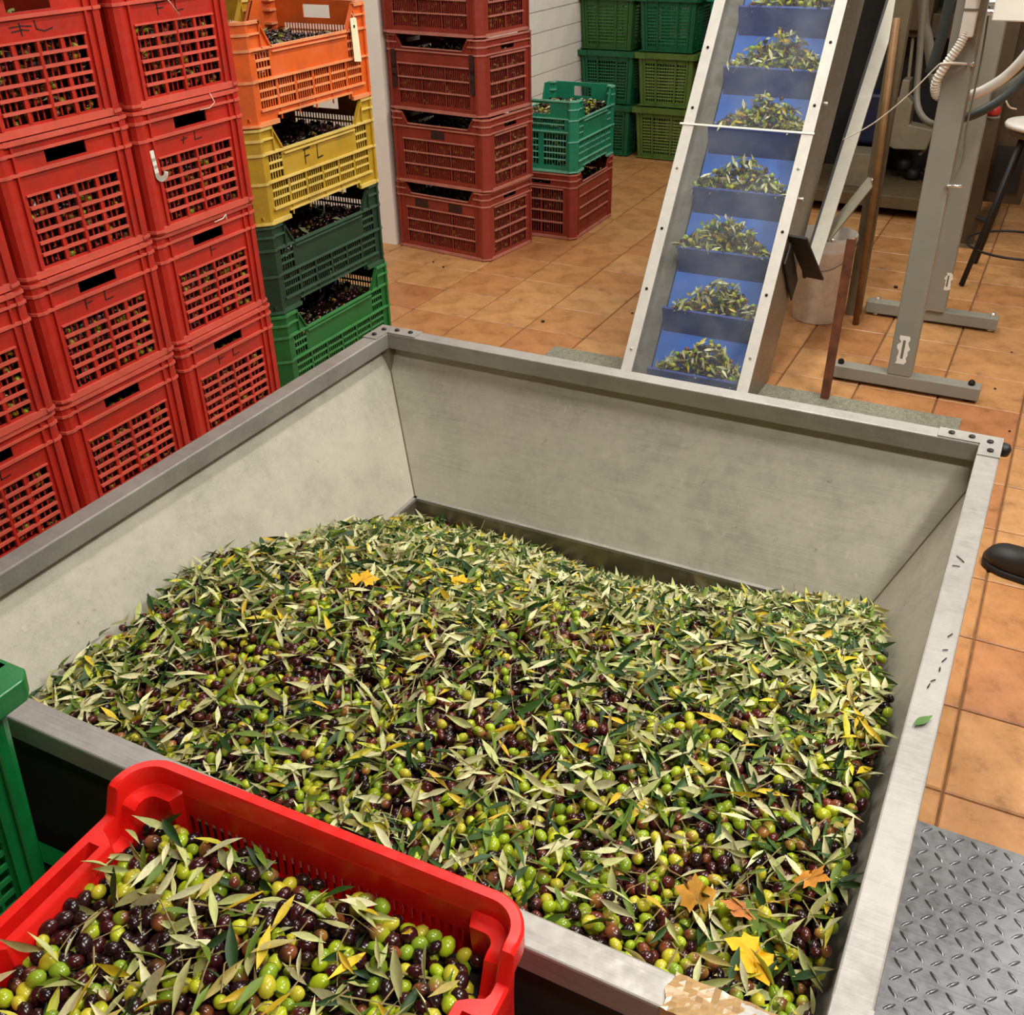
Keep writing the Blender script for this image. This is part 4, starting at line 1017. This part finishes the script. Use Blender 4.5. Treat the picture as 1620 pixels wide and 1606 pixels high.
maple('bright yellow maple leaf in the front right corner of the bin', hz(-0.105, 0.775, 0.024), 0.050, 2.7, (232, 176, 24), 0.1, -0.15)
maple('brown and yellow crumpled maple leaf near the front rim', hz(-0.19, 0.82, 0.03), 0.042, 0.6, (176, 124, 36), 0.5, 0.3)
maple('rusty brown maple leaf beside the yellow one in the front corner', hz(-0.135, 0.825, 0.028), 0.040, 1.9, (186, 116, 62), 0.3, 0.5)
maple('orange brown maple leaf against the right side of the bin', hz(-0.075, 0.90, 0.03), 0.042, -0.6, (196, 132, 52), 0.2, -0.6)
maple('yellow maple leaf in the far left part of the heap', hz(-1.02, 1.30), 0.044, 0.3, (224, 168, 34), 0.1, 0.1)
maple('small yellow maple leaf in the far middle of the heap', hz(-0.875, 1.42), 0.034, 1.3, (222, 180, 40), 0.1, -0.2)

# leaf and bits on the right rim
me = merge('leaf', [batch(LEAVES[1], np.zeros((1, 3)), np.eye(3)[None], np.array([[0.038, 0.013, 0.012]]), np.array([lin((64, 104, 44))]), np.array([lin((84, 124, 50))]))], MT['leaf'])
o = obj('leaf', me, None, (0.008, 1.185, ZR+0.004), 1.0); tag(o, 'single green olive leaf lying on the right rim of the bin', 'leaf')
for i, (x, y, l, a_) in enumerate([(0.004, 1.265, 0.011, 1.4), (0.008, 1.28, 0.009, 0.9), (0.013, 1.31, 0.010, 1.6), (0.016, 1.335, 0.013, 1.2), (0.014, 1.36, 0.008, 0.5), (0.016, 1.40, 0.012, 1.1), (0.0, 1.60, 0.012, 0.2), (0.004, 1.625, 0.02, 2.3)]):
    mb = MB(); dx, dy = math.cos(a_)*l/2, math.sin(a_)*l/2; mb.tube([(x-dx, y-dy, ZR+0.0016), (x, y, ZR+0.002), (x+dx, y+dy, ZR+0.0016)], 0.0009, 5)
    tag(mb.build('debris_fragment', MT['screw']), 'tiny dark leaf fragment on the right rim of the bin', 'fragment', 'leaf fragments on the right rim')

# ------------------------------------------------------------------ inclined conveyor
TH = math.atan(1.447); cy_, sy_ = math.cos(TH), math.sin(TH)
CX0, CX1, CY0 = -1.296, -0.806, 3.30
conv = thing('inclined_conveyor', 'inclined steel conveyor with blue cleated belt under a clear cover', 'conveyor', (0, CY0, 0))
def cv(x, s, n): return (x, s*cy_-n*sy_, s*sy_+n*cy_)          # s along the belt, n out of the cover plane (towards the room)
def cbox(x0, x1, s0, s1, n0, n1, name, mat, parent=conv, bevel=0):
    a = MB(); a.poly_prism([(x0, s0), (x1, s0), (x1, s1), (x0, s1)], n0, n1, lambda u, v, n: cv(u, v, n)); return a.build(name, mat, parent, bevel=bevel)
S0, S1 = 0.02, 2.15
fw = 0.042
rails = [cbox(CX0, CX0+fw, S0, S1, 0.0, 0.006, 'cover_rail', MT['alu']), cbox(CX1-fw, CX1, S0, S1, 0.0, 0.006, 'cover_rail', MT['alu'])]
for ri, (r, x) in enumerate(zip(rails, (CX0+fw/2, CX1-fw/2))):
    for k in range(9):
        a = MB(); a.lathe([(0.0055, 0), (0.0055, 0.003), (0.003, 0.005)], (0, 0, 0), 8); b_ = a.build('screw', MT['screw'] if (k % 3) else MT['bolt'], r)
        b_.location = cv(x, 0.18+k*0.235+ri*0.04, 0.006); b_.rotation_euler = (TH, 0, 0)
tag(cbox(CX0+0.012, CX1-0.012, S0, 1.055, -0.004, -0.0005, 'cover_sheet', MT['clear']), 'clear plastic lower cover sheet')
tag(cbox(CX0+0.012, CX1-0.012, 1.058, S1, -0.004, -0.0005, 'cover_sheet', MT['clear']), 'clear plastic upper cover sheet')
cbox(CX0-0.012, CX1+0.004, 1.053, 1.060, 0.0062, 0.010, 'joint_strip', MT['white'])
SD = 0.30
cbox(CX0+0.002, CX0+0.006, S0, S1, -SD, -0.0045, 'side_sheet', MT['ssdark'])
cbox(CX1-0.006, CX1-0.002, S0, S1, -SD, -0.0045, 'side_sheet', MT['ssdark'])
cbox(CX0+0.006, CX1-0.006, S0, S1, -SD, -SD+0.004, 'back_sheet', MT['ssdark'])
cbox(CX0+0.006, CX0+0.075, S0, S1, -0.115, -0.109, 'guide_sheet', MT['ssdark'])
belt = cbox(CX0+0.078, CX1-0.008, S0, S1, -0.128, -0.120, 'belt', MT['belt'])
SP = 0.2355
piles = []
for k in range(9):
    s = 0.10+k*SP
    if s > S1-0.1: continue
    a = MB(); a.poly_prism([(s-0.040, -0.120), (s-0.032, -0.120), (s+0.034, -0.036), (s+0.026, -0.034)], CX0+0.085, CX1-0.014, lambda u, v, n: cv(n, u, v)); a.build('cleat', MT['cleat'], belt)
    piles.append(s)
for x in (CX0-0.001, CX1+0.001):
    for s, n_ in ((0.62, -0.11), (0.84, -0.06), (1.2, -0.06)):
        a = MB(); a.tube([(-0.008, 0, 0), (0.008, 0, 0)], 0.008, 10); b_ = a.build('bolt', MT['bolt'], conv); b_.location = cv(x, s, n_)
def pile(k, s):
    rg = np.random.default_rng(100+k); no, nlv = 230, 300
    x0, x1 = CX0+0.085, CX1-0.03; cxp = (x0+x1)/2+rg.uniform(-0.03, 0.03); hw = (x1-x0)/2; pk = rg.uniform(0.125, 0.160)
    def pts(n):
        x = cxp+rg.uniform(-1, 1, n)*hw*0.95; hgt = pk*np.clip(1-np.abs((x-cxp)/hw)**1.5, 0.15, 1)
        return np.array([cv(a_, s+0.012+0.026*(u_-0.3)+h_*t_, -0.108+0.070*u_) for a_, h_, t_, u_ in zip(x, hgt, rg.random(n)**0.8, rg.random(n))])+np.array([0, CY0, 0])
    p = pts(no); sc = np.stack([rg.uniform(0.010, 0.012, no), rg.uniform(0.008, 0.009, no), rg.uniform(0.008, 0.009, no)], 1)
    _, c0, c1 = olive_cols(no, 0.42, 0.25, rg)
    parts = [batch(SPH_MD, p, rotmats(rg.uniform(0, 6.28, no), rg.normal(0, 0.5, no), rg.uniform(0, 6.28, no)), sc, c0, c1)]
    q = pts(nlv)+np.array([0, -0.008, 0.008]); Ll = rg.uniform(0.035, 0.055, nlv); cls, c = leaf_cols(nlv, rg, 0.6, 0.3)
    parts.append(batch(LEAVES[k % 8], q, rotmats(rg.uniform(0, 6.28, nlv), rg.normal(0.2, 0.6, nlv), rg.normal(0.6, 0.5, nlv)), np.stack([Ll, Ll*0.24, Ll*0.8], 1), c, c))
    o = obj('olive_pile', merge('olive_pile', parts, MT['olive'])); nm = ['lowest', 'second', 'third', 'fourth', 'fifth', 'sixth', 'seventh', 'eighth', 'ninth'][k]
    tag(o, 'pile of olives and leaves on the %s cleat from the bottom of the blue belt' % nm if k else 'pile of olives and leaves on the lowest cleat of the blue belt', 'olives', 'piles riding up the blue belt', 'stuff')
for k, s in enumerate(piles): pile(k, s)
# rear rail beside the conveyor with its brace and bracket
a = MB(); a.bar((-0.74, 3.86-CY0, 0.37), (-0.74, 4.98-CY0, 1.32), 0.012, 0.045, (1, 0, 0)); 
a = MB(); a.bar((-0.745, 3.875-CY0, 0.385), (-0.745, 5.02-CY0, 1.36), 0.05, 0.012); a.build('rear_rail', MT['beige2'], conv)
a = MB(); a.bar((-0.775, 3.90-CY0, 0.36), (-0.775, 4.95-CY0, 1.26), 0.012, 0.07); a.build('rear_guard', MT['black'], conv)
a = MB(); a.bar((-0.775, 3.69-CY0, 0.56), (-0.735, 3.91-CY0, 0.345), 0.075, 0.008); a.bar((-0.797, 3.68-CY0, 0.50), (-0.797, 3.87-CY0, 0.30), 0.006, 0.09); a.build('bracket', MT['mach'], conv)
a = MB(); a.bar((-0.74, 4.02-CY0, 0.46), (-0.66, 4.47-CY0, 0.60), 0.045, 0.008); a.build('brace', MT['beige'], conv)
for p in ((-0.735, 4.03, 0.47), (-0.71, 4.05, 0.455), (-0.755, 4.00, 0.47), (-0.655, 4.44, 0.60)):
    a = MB(); a.lathe([(0.010, -0.006), (0.010, 0.004), (0.006, 0.008)], (p[0], p[1]-CY0, p[2]), 10); a.build('bolt', MT['bolt'], conv)
a = MB(); a.box(-0.69, -0.63, 4.50-CY0, 4.56-CY0, 0, 2.2); a.build('support_post', MT['dpost'], conv)

# ------------------------------------------------------------------ stand with two grey posts
st = thing('grey_stand', 'grey steel stand with two square posts on long floor beams', 'stand', (-0.34, 4.15, 0))
def sbox(x0, x1, y0, y1, z0, z1, nm, mat, par=st, bv=0.004):
    a = MB(); a.box(x0+0.34, x1+0.34, y0-4.15, y1-4.15, z0, z1); return a.build(nm, mat, par, bevel=bv)
b1 = sbox(-0.61, -0.065, 3.775, 3.835, 0.012, 0.062, 'floor_beam', MT['grey'])
b2 = sbox(-0.615, -0.075, 4.535, 4.595, 0.012, 0.062, 'floor_beam', MT['grey'])
p1 = sbox(-0.395, -0.31, 3.775, 3.86, 0.062, 2.3, 'post', MT['grey'])
p2 = sbox(-0.375, -0.29, 4.52, 4.605, 0.062, 2.3, 'post', MT['grey'])
for bm_, y in ((b1, 3.805), (b2, 4.565)):
    for x in (-0.10, -0.57):
        a = MB(); a.lathe([(0.016, 0.0), (0.016, 0.010), (0.006, 0.012), (0.006, 0.062)], (x+0.34, y-4.15, 0.001), 12); a.lathe([(0.012, 0), (0.012, 0.010), (0.007, 0.018)], (x+0.34, y-4.15, 0.062), 6); a.build('levelling_bolt', MT['screw'] if y < 4 else MT['bolt'], bm_)
def torn(par, x, y, z, w, h, seed, lbl):
    rs = random.Random(seed); n = 9
    L_ = [(-w/2+rs.uniform(0, w*0.3), -h/2+h*i/n) for i in range(n+1)]; R_ = [(w/2-rs.uniform(0, w*0.3), -h/2+h*i/n) for i in range(n+1)]
    a = MB()
    for i in range(n): a.poly_prism([L_[i], R_[i], R_[i+1], L_[i+1]], 0, 0.0008, lambda u, v, q: (x+0.34+u, y-4.15-q, z+v))
    tag(a.build('label_remnant', MT['white'], par), lbl)
    a = MB(); a.poly_prism([(-w*0.14, -h*0.3), (w*0.05, -h*0.3), (w*0.05, h*0.35), (-w*0.14, h*0.35)], 0.0009, 0.0013, lambda u, v, q: (x+0.34+u, y-4.15-q, z+v)); a.build('print_bar', MT['hose'], par)
torn(p1, -0.352, 3.775, 0.165, 0.05, 0.11, 3, 'torn white label remnant')
torn(p2, -0.30, 4.52, 0.20, 0.035, 0.075, 5, 'white label remnant')
# trunking, conduits and cable ties on the front post
a = MB(); a.box(-0.366+0.34, -0.326+0.34, 3.742-4.15, 3.775-4.15, 1.225, 2.2); tag(a.build('cable_trunking', MT['white'], st, bevel=0.003), 'white cable trunking box')
a = MB(); a.box(-0.368+0.34, -0.324+0.34, 3.739-4.15, 3.744-4.15, 1.30, 1.306); a.build('trunking_seam', MT['hose'], st)
def stube(pts, r, nm, mat, lbl=None, seg=10):
    # smooth a polyline
    P_ = [Vector(p) for p in pts]; Q = []
    for i in range(len(P_)-1):
        p0, p1_, p2_, p3 = P_[max(i-1, 0)], P_[i], P_[i+1], P_[min(i+2, len(P_)-1)]
        for k in range(6):
            t = k/6; Q.append(0.5*((2*p1_)+(-p0+p2_)*t+(2*p0-5*p1_+4*p2_-p3)*t*t+(-p0+3*p1_-3*p2_+p3)*t*t*t))
    Q.append(P_[-1]); a = MB(); a.tube([(q.x+0.34, q.y-4.15, q.z) for q in Q], r, seg); o = a.build(nm, mat, st, True)
    if lbl: tag(o, lbl)
    return Q
Q = stube([(-0.348, 3.755, 1.24), (-0.36, 3.75, 1.20), (-0.385, 3.75, 1.15), (-0.41, 3.76, 1.09), (-0.405, 3.79, 1.045), (-0.38, 3.83, 1.035)], 0.013, 'corrugated_conduit', MT['white'], 'white corrugated conduit bending round the post')
a = MB()
for q0, q1 in zip(Q[::1], Q[1:]):
    d = (q1-q0); a.tube([(q0.x+0.34, q0.y-4.15, q0.z), (q0.x+0.34+d.x*0.4, q0.y-4.15+d.y*0.4, q0.z+d.z*0.4)], 0.0148, 10)
a.build('conduit_rings', MT['white'], st, True)
stube([(-0.315, 3.90, 1.03), (-0.27, 3.92, 1.05), (-0.21, 3.93, 1.10), (-0.16, 3.94, 1.18), (-0.12, 3.94, 1.30)], 0.017, 'conduit', MT['white'], 'white conduit running off to the right')
stube([(-0.70, 5.0, 1.75), (-0.655, 5.0, 1.22), (-0.60, 4.98, 1.05), (-0.53, 4.9, 0.90), (-0.44, 4.75, 0.85), (-0.34, 4.65, 0.88), (-0.24, 4.6, 0.95), (-0.15, 4.6, 1.05), (-0.06, 4.6, 1.25)], 0.022, 'hose', MT['hose'], 'thick grey hose hanging behind the post')
stube([(-0.64, 4.6, 1.75), (-0.60, 4.6, 1.25), (-0.58, 4.6, 1.05), (-0.55, 4.55, 0.88), (-0.46, 4.4, 0.84), (-0.36, 4.3, 0.90)], 0.013, 'cable', MT['hose'], 'grey cable looping behind the post')
stube([(-0.445, 4.0, 2.0), (-0.44, 4.0, 1.3), (-0.46, 4.0, 1.08)], 0.018, 'pipe', MT['dhose'], 'slate pipe beside the trunking')
stube([(-0.34, 3.90, 0.955), (-0.28, 3.95, 0.97), (-0.20, 4.0, 1.03), (-0.12, 4.02, 1.14), (-0.06, 4.02, 1.28)], 0.016, 'pipe', MT['dhose'], 'slate pipe below the white conduit')
stube([(-0.70, 3.90, 0.86), (-0.60, 3.85, 0.93), (-0.50, 3.80, 1.03), (-0.42, 3.755, 1.13), (-0.405, 3.75, 1.145)], 0.0022, 'tie_cord', MT['string'], 'thin grey cord tied across to the conveyor', 5)
stube([(-0.405, 3.742, 1.145), (-0.37, 3.735, 1.15), (-0.33, 3.77, 1.145)], 0.004, 'cable_tie', MT['string'], None, 6)
stube([(-0.30, 3.80, 1.32), (-0.292, 3.80, 1.15), (-0.294, 3.80, 0.95), (-0.285, 3.80, 0.85), (-0.30, 3.79, 0.78), (-0.315, 3.78, 0.77)], 0.003, 'wire', MT['hose'], None, 6)
stube([(-0.315, 3.77, 0.765), (-0.29, 3.76, 0.77), (-0.272, 3.77, 0.768), (-0.285, 3.79, 0.762)], 0.006, 'wire_clamp', MT['bolt'], None, 8)
stube([(-0.318, 3.77, 1.145), (-0.31, 3.765, 1.145)], 0.007, 'cable_bolt', MT['bolt'], None, 8)
stube([(-0.20, 3.915, 1.02), (-0.185, 3.92, 1.00), (-0.165, 3.95, 0.99)], 0.003, 'cable_tie', MT['string'], None, 6)
sw = thing('control_box', 'light grey control box at the top right corner', 'box', (-0.15, 3.62, 1.292))
a = MB(); a.box(-0.118, 0.16, -0.06, 0.10, 0.0, 0.40); a.build('housing', MT['white'], sw, bevel=0.004)
a = MB(); a.tube([(-0.135, -0.03, 0.02), (-0.118, -0.03, 0.02)], 0.010, 10); a.tube([(-0.135, -0.03, 0.045), (-0.118, -0.03, 0.045)], 0.010, 10); a.build('gland', MT['bolt'], sw)
a = MB(); a.box(-0.20, -0.118, 0.03, 0.08, 0.1, 0.16); a.build('mount', MT['grey'], sw)
# red knob behind the post
rk = thing('shut_off_valve', 'red round valve knob behind the grey post', 'valve', (-0.275, 4.66, 0.86))
a = MB(); a.lathe([(0.022, -0.02), (0.028, -0.005), (0.026, 0.012), (0.012, 0.022)], (0, 0, 0), 16); o = a.build('knob', MT['redknob'], rk, True)
a = MB(); a.lathe([(0.024, -0.030), (0.030, -0.026), (0.030, -0.021), (0.022, -0.020)], (0, 0, 0), 16); a.build('collar', MT['hose'], rk, True)
a = MB(); a.tube([(0, 0, -0.03), (-0.02, -0.02, -0.035), (-0.02, -0.06, -0.035)], 0.010, 8); a.build('stem', MT['dhose'], rk)

# ------------------------------------------------------------------ pole, rusty bar, bucket
a = MB(); a.tube([(-0.625, 4.40, 0.0), (-0.640, 4.42, 0.6), (-0.668, 4.455, 1.20)], [0.0135, 0.014, 0.0135], 12)
tag(a.build('wooden_pole', MT['wood'], None, True), 'long brown wooden pole leaning on the conveyor support post', 'pole')
a = MB(); a.bar((-0.577, 3.585, 0.004), (-0.572, 3.60, 0.60), 0.028, 0.006, (0, 1, 0)); a.bar((-0.565, 3.599, 0.004), (-0.560, 3.614, 0.60), 0.005, 0.03, (0, 1, 0))
tag(a.build('rusty_angle_bar', MT['rust']), 'rusty upright angle iron standing behind the bin rim', 'bar')
bk = thing('bucket', 'dirty white plastic bucket on the tiles behind the conveyor', 'bucket', (-0.80, 4.42, 0))
a = MB(); a.lathe([(0.098, 0.0), (0.102, 0.004), (0.118, 0.31), (0.124, 0.315), (0.124, 0.33), (0.120, 0.335), (0.127, 0.355), (0.125, 0.375), (0.116, 0.375), (0.112, 0.30), (0.095, 0.012)], (0, 0, 0), 32); a.build('body', MT['bucket'], bk, True)
a = MB(); a.tube([(0.124*math.cos(t), 0.124*math.sin(t), 0.345-0.10*max(0, -math.sin(t))) for t in np.linspace(PI, 2*PI, 17)], 0.002, 6); a.build('handle', MT['hose'], bk)
a = MB(); a.lathe([(0.008, -0.006), (0.008, 0.006)], (0.06, -0.095, 0.30), 8); 

# ------------------------------------------------------------------ machine in the background
mc_ = thing('press_machine', 'dark press machine on a beige plinth behind the stand', 'machine', (-0.85, 6.1, 0))
def mbox(x0, x1, y0, y1, z0, z1, nm, mat, bv=0.004):
    a = MB(); a.box(x0+0.85, x1+0.85, y0-6.1, y1-6.1, z0, z1); return a.build(nm, mat, mc_, bevel=bv)
mbox(-1.35, -0.42, 6.30, 7.0, 0.0, 0.055, 'skirting', MT['black'])
mbox(-1.38, -0.40, 6.12, 7.05, 0.055, 0.125, 'plinth', MT['mbase'])
mbox(-1.36, -0.42, 6.75, 7.03, 0.125, 1.9, 'back_panel', MT['mach'])
mbox(-1.36, -1.30, 6.2, 6.75, 0.125, 1.9, 'frame_post', MT['mach'])
mbox(-1.02, -0.60, 6.45, 6.75, 0.90, 1.02, 'shelf', MT['mbrown'])
mbox(-1.00, -0.78, 6.40, 6.6, 0.94, 1.25, 'hopper_box', MT['mbrown'])
mbox(-1.12, -0.93, 6.25, 6.45, 0.125, 0.31, 'gearbox', MT['beige'])
mbox(-0.93, -0.90, 6.30, 6.5, 0.125, 0.33, 'gearbox_flange', MT['mbrown'])
mbox(-1.10, -0.90, 6.46, 6.66, 0.32, 0.60, 'motor', MT['navy'], 0.02)
a = MB(); a.poly_prism([(-0.895, 0.335), (-0.86, 0.318), (-0.685, 0.325), (-0.660, 0.435), (-0.80, 0.455), (-0.800, 0.57), (-0.830, 0.60), (-0.835, 0.69), (-0.875, 0.69), (-0.88, 0.60), (-0.900, 0.57)], 0, 0.12, lambda u, v, n: (u+0.85, 6.52-6.1-n, v)); a.build('pump_cover', MT['beige'], mc_, bevel=0.006)
a = MB(); a.tube([(-0.005, 0.38, 0.69), (-0.02, 0.38, 0.92)], 0.009, 10); a.build('rod', MT['beige'], mc_)
a = MB(); a.tube([(0.19, 0.40, 0.43), (0.225, 0.39, 0.42), (0.235, 0.38, 0.36), (0.21, 0.37, 0.27), (0.185, 0.36, 0.2)], [0.006, 0.007, 0.008, 0.011, 0.02], 10); a.build('drain_hose', MT['hose'], mc_, True)
a = MB(); a.tube([(0.13, 0.35, 0.29), (0.16, 0.35, 0.33)], 0.010, 8); a.build('nozzle', MT['beige'], mc_)
a = MB()
for x, z in ((0.04, 0.22), (0.10, 0.17), (0.2, 0.16), (0.26, 0.2)): a.lathe([(0.03, 0), (0.045, 0.01), (0.04, 0.05), (0.02, 0.06)], (x, 0.45, z-0.04), 12)
a.build('valve_block', MT['mach'], mc_, True)
mbox(-0.62, -0.48, 6.5, 6.62, 1.00, 1.10, 'sack', MT['paper'], 0.03)
cb2 = thing('brown_cabinet', 'brown machine cabinet standing behind the grey posts', 'cabinet', (-0.345, 5.9, 0))
a = MB(); a.box(-0.04, 0.045, -0.17, -0.09, 0.02, 2.0); a.build('corner_leg', MT['mbrown'], cb2, bevel=0.004)
a = MB(); a.box(-0.05, 0.055, -0.18, -0.08, 0.0, 0.02); a.build('foot', MT['dpost'], cb2)
a = MB(); a.box(-0.03, 0.22, -0.085, 0.55, 0.22, 2.0); a.build('body', MT['mbrown'], cb2, bevel=0.004)
a = MB(); a.box(0.06, 0.19, -0.095, -0.083, 0.28, 0.50); a.build('vent_recess', MT['black'], cb2)
a = MB(); a.tube([(0.04, -0.17, 0.16), (0.09, -0.2, 0.155)], 0.014, 8); a.build('pedal', MT['black'], cb2)
mb2 = thing('far_machine', 'olive brown machine casing far behind the stool', 'machine', (0.35, 7.6, 0))
a = MB(); a.box(-0.75, 1.2, 0.0, 0.8, 0.10, 1.7); a.build('casing', MT['mbrown'], mb2, bevel=0.01)
a = MB(); a.box(-0.70, 1.15, 0.05, 0.75, 0.0, 0.10); a.build('skirting', MT['black'], mb2)
a = MB(); a.box(-0.55, -0.35, -0.02, 0.0, 0.14, 0.5); a.build('door', MT['hose'], mb2)
lm = thing('left_machine', 'dark machine casing behind the conveyor', 'machine', (-1.75, 7.9, 0))
a = MB(); a.box(-0.1, 0.75, 0.0, 0.8, 0.0, 1.8); a.build('casing', MT['mach'], lm, bevel=0.01)
a = MB(); a.box(0.0, 0.65, -0.01, 0.0, 0.2, 1.6); a.build('door', MT['mbrown'], lm)

# stool
sl = thing('stool', 'round stool with white seat and black splayed legs', 'stool', (-0.08, 5.28, 0))
a = MB(); a.lathe([(0.15, 0.0), (0.172, 0.006), (0.175, 0.018), (0.170, 0.026), (0.12, 0.028)], (0, 0, 0.69), 36); a.build('seat', MT['stoolw'], sl, True)
a = MB(); a.lathe([(0.145, 0.0), (0.150, 0.006), (0.150, 0.024), (0.14, 0.028)], (0, 0, 0.66), 36); a.build('seat_frame', MT['dpost'], sl, True)
for k in range(4):
    t = math.radians(222+90*k); r0, r1 = 0.115, 0.265
    a = MB(); a.tube([(r1*math.cos(t), r1*math.sin(t), 0.004), (r0*math.cos(t), r0*math.sin(t), 0.665)], 0.0125, 10); a.build('leg', MT['black'], sl, True)
a = MB(); a.tube([(0.228*math.cos(q), 0.228*math.sin(q), 0.17) for q in np.linspace(0, 2*PI, 41)], 0.006, 8, False); a.build('foot_ring', MT['black'], sl, True)

# shoe at the right edge
sh = thing('shoe', 'black round-toed shoe on the tiles at the right edge', 'shoe', (0.20, 2.68, 0), math.radians(160))
def shoe_outline(t):      # t from heel 0 to toe 1 : half width
    return np.interp(t, [0, 0.05, 0.25, 0.5, 0.75, 0.9, 0.97, 1.0], [0.018, 0.030, 0.034, 0.038, 0.048, 0.042, 0.026, 0.004])
def shoe_mesh(z0, z1, grow, topf=None):
    mb = MB(); ns, nr = 26, 16
    for i in range(ns+1):
        t = i/ns; x = -0.145+0.29*t; w = float(shoe_outline(t))+grow
        h = float(topf(t)) if topf else z1
        for j in range(nr+1):
            a_ = PI*j/nr; yy = -w*math.cos(a_); zz = z0+(h-z0)*math.sin(a_)**0.55
            mb.v.append((x*(1+grow*3), yy, zz))
    for i in range(ns):
        for j in range(nr): k = i*(nr+1)+j; mb.f.append((k, k+1, k+nr+2, k+nr+1))
    for i in range(ns): mb.f.append((i*(nr+1), (i+1)*(nr+1), (i+1)*(nr+1)+nr, i*(nr+1)+nr))
    mb.f.append(tuple(range(nr+1))[::-1]); k = ns*(nr+1); mb.f.append(tuple(range(k, k+nr+1)))
    return mb
shoe_mesh(0.0, 0.026, 0.004).build('sole', MT['black'], sh, True)
shoe_mesh(0.022, 0.07, 0.0, lambda t: np.interp(t, [0, 0.1, 0.35, 0.5, 0.7, 0.85, 0.95, 1.0], [0.10, 0.118, 0.115, 0.098, 0.075, 0.068, 0.055, 0.03])).build('upper', MT['shoe'], sh, True)
a = MB(); a.tube([(-0.065, 0, 0.10), (-0.07, 0, 0.125)], [0.04, 0.042], 16); a.build('collar', MT['black'], sh, True)

# small debris on the floor
for i, (x, y, l) in enumerate([(-2.75, 4.38, 0.012), (-2.66, 4.33, 0.014), (-1.87, 3.86, 0.018), (-1.55, 4.12, 0.012), (0.06, 3.60, 0.010), (-0.02, 3.95, 0.010), (0.005, 4.35, 0.008), (-0.55, 4.95, 0.022)]):
    mb = MB(); mb.lathe([(l*0.3, 0), (l*0.5, l*0.2), (l*0.3, l*0.4)], (0, 0, 0), 7)
    o = mb.build('floor_crumb', MT['screw'], None, True, loc=(x, y, 0.0)); tag(o, 'small dark crumb on the tiled floor', 'crumb', 'crumbs on the tiled floor')
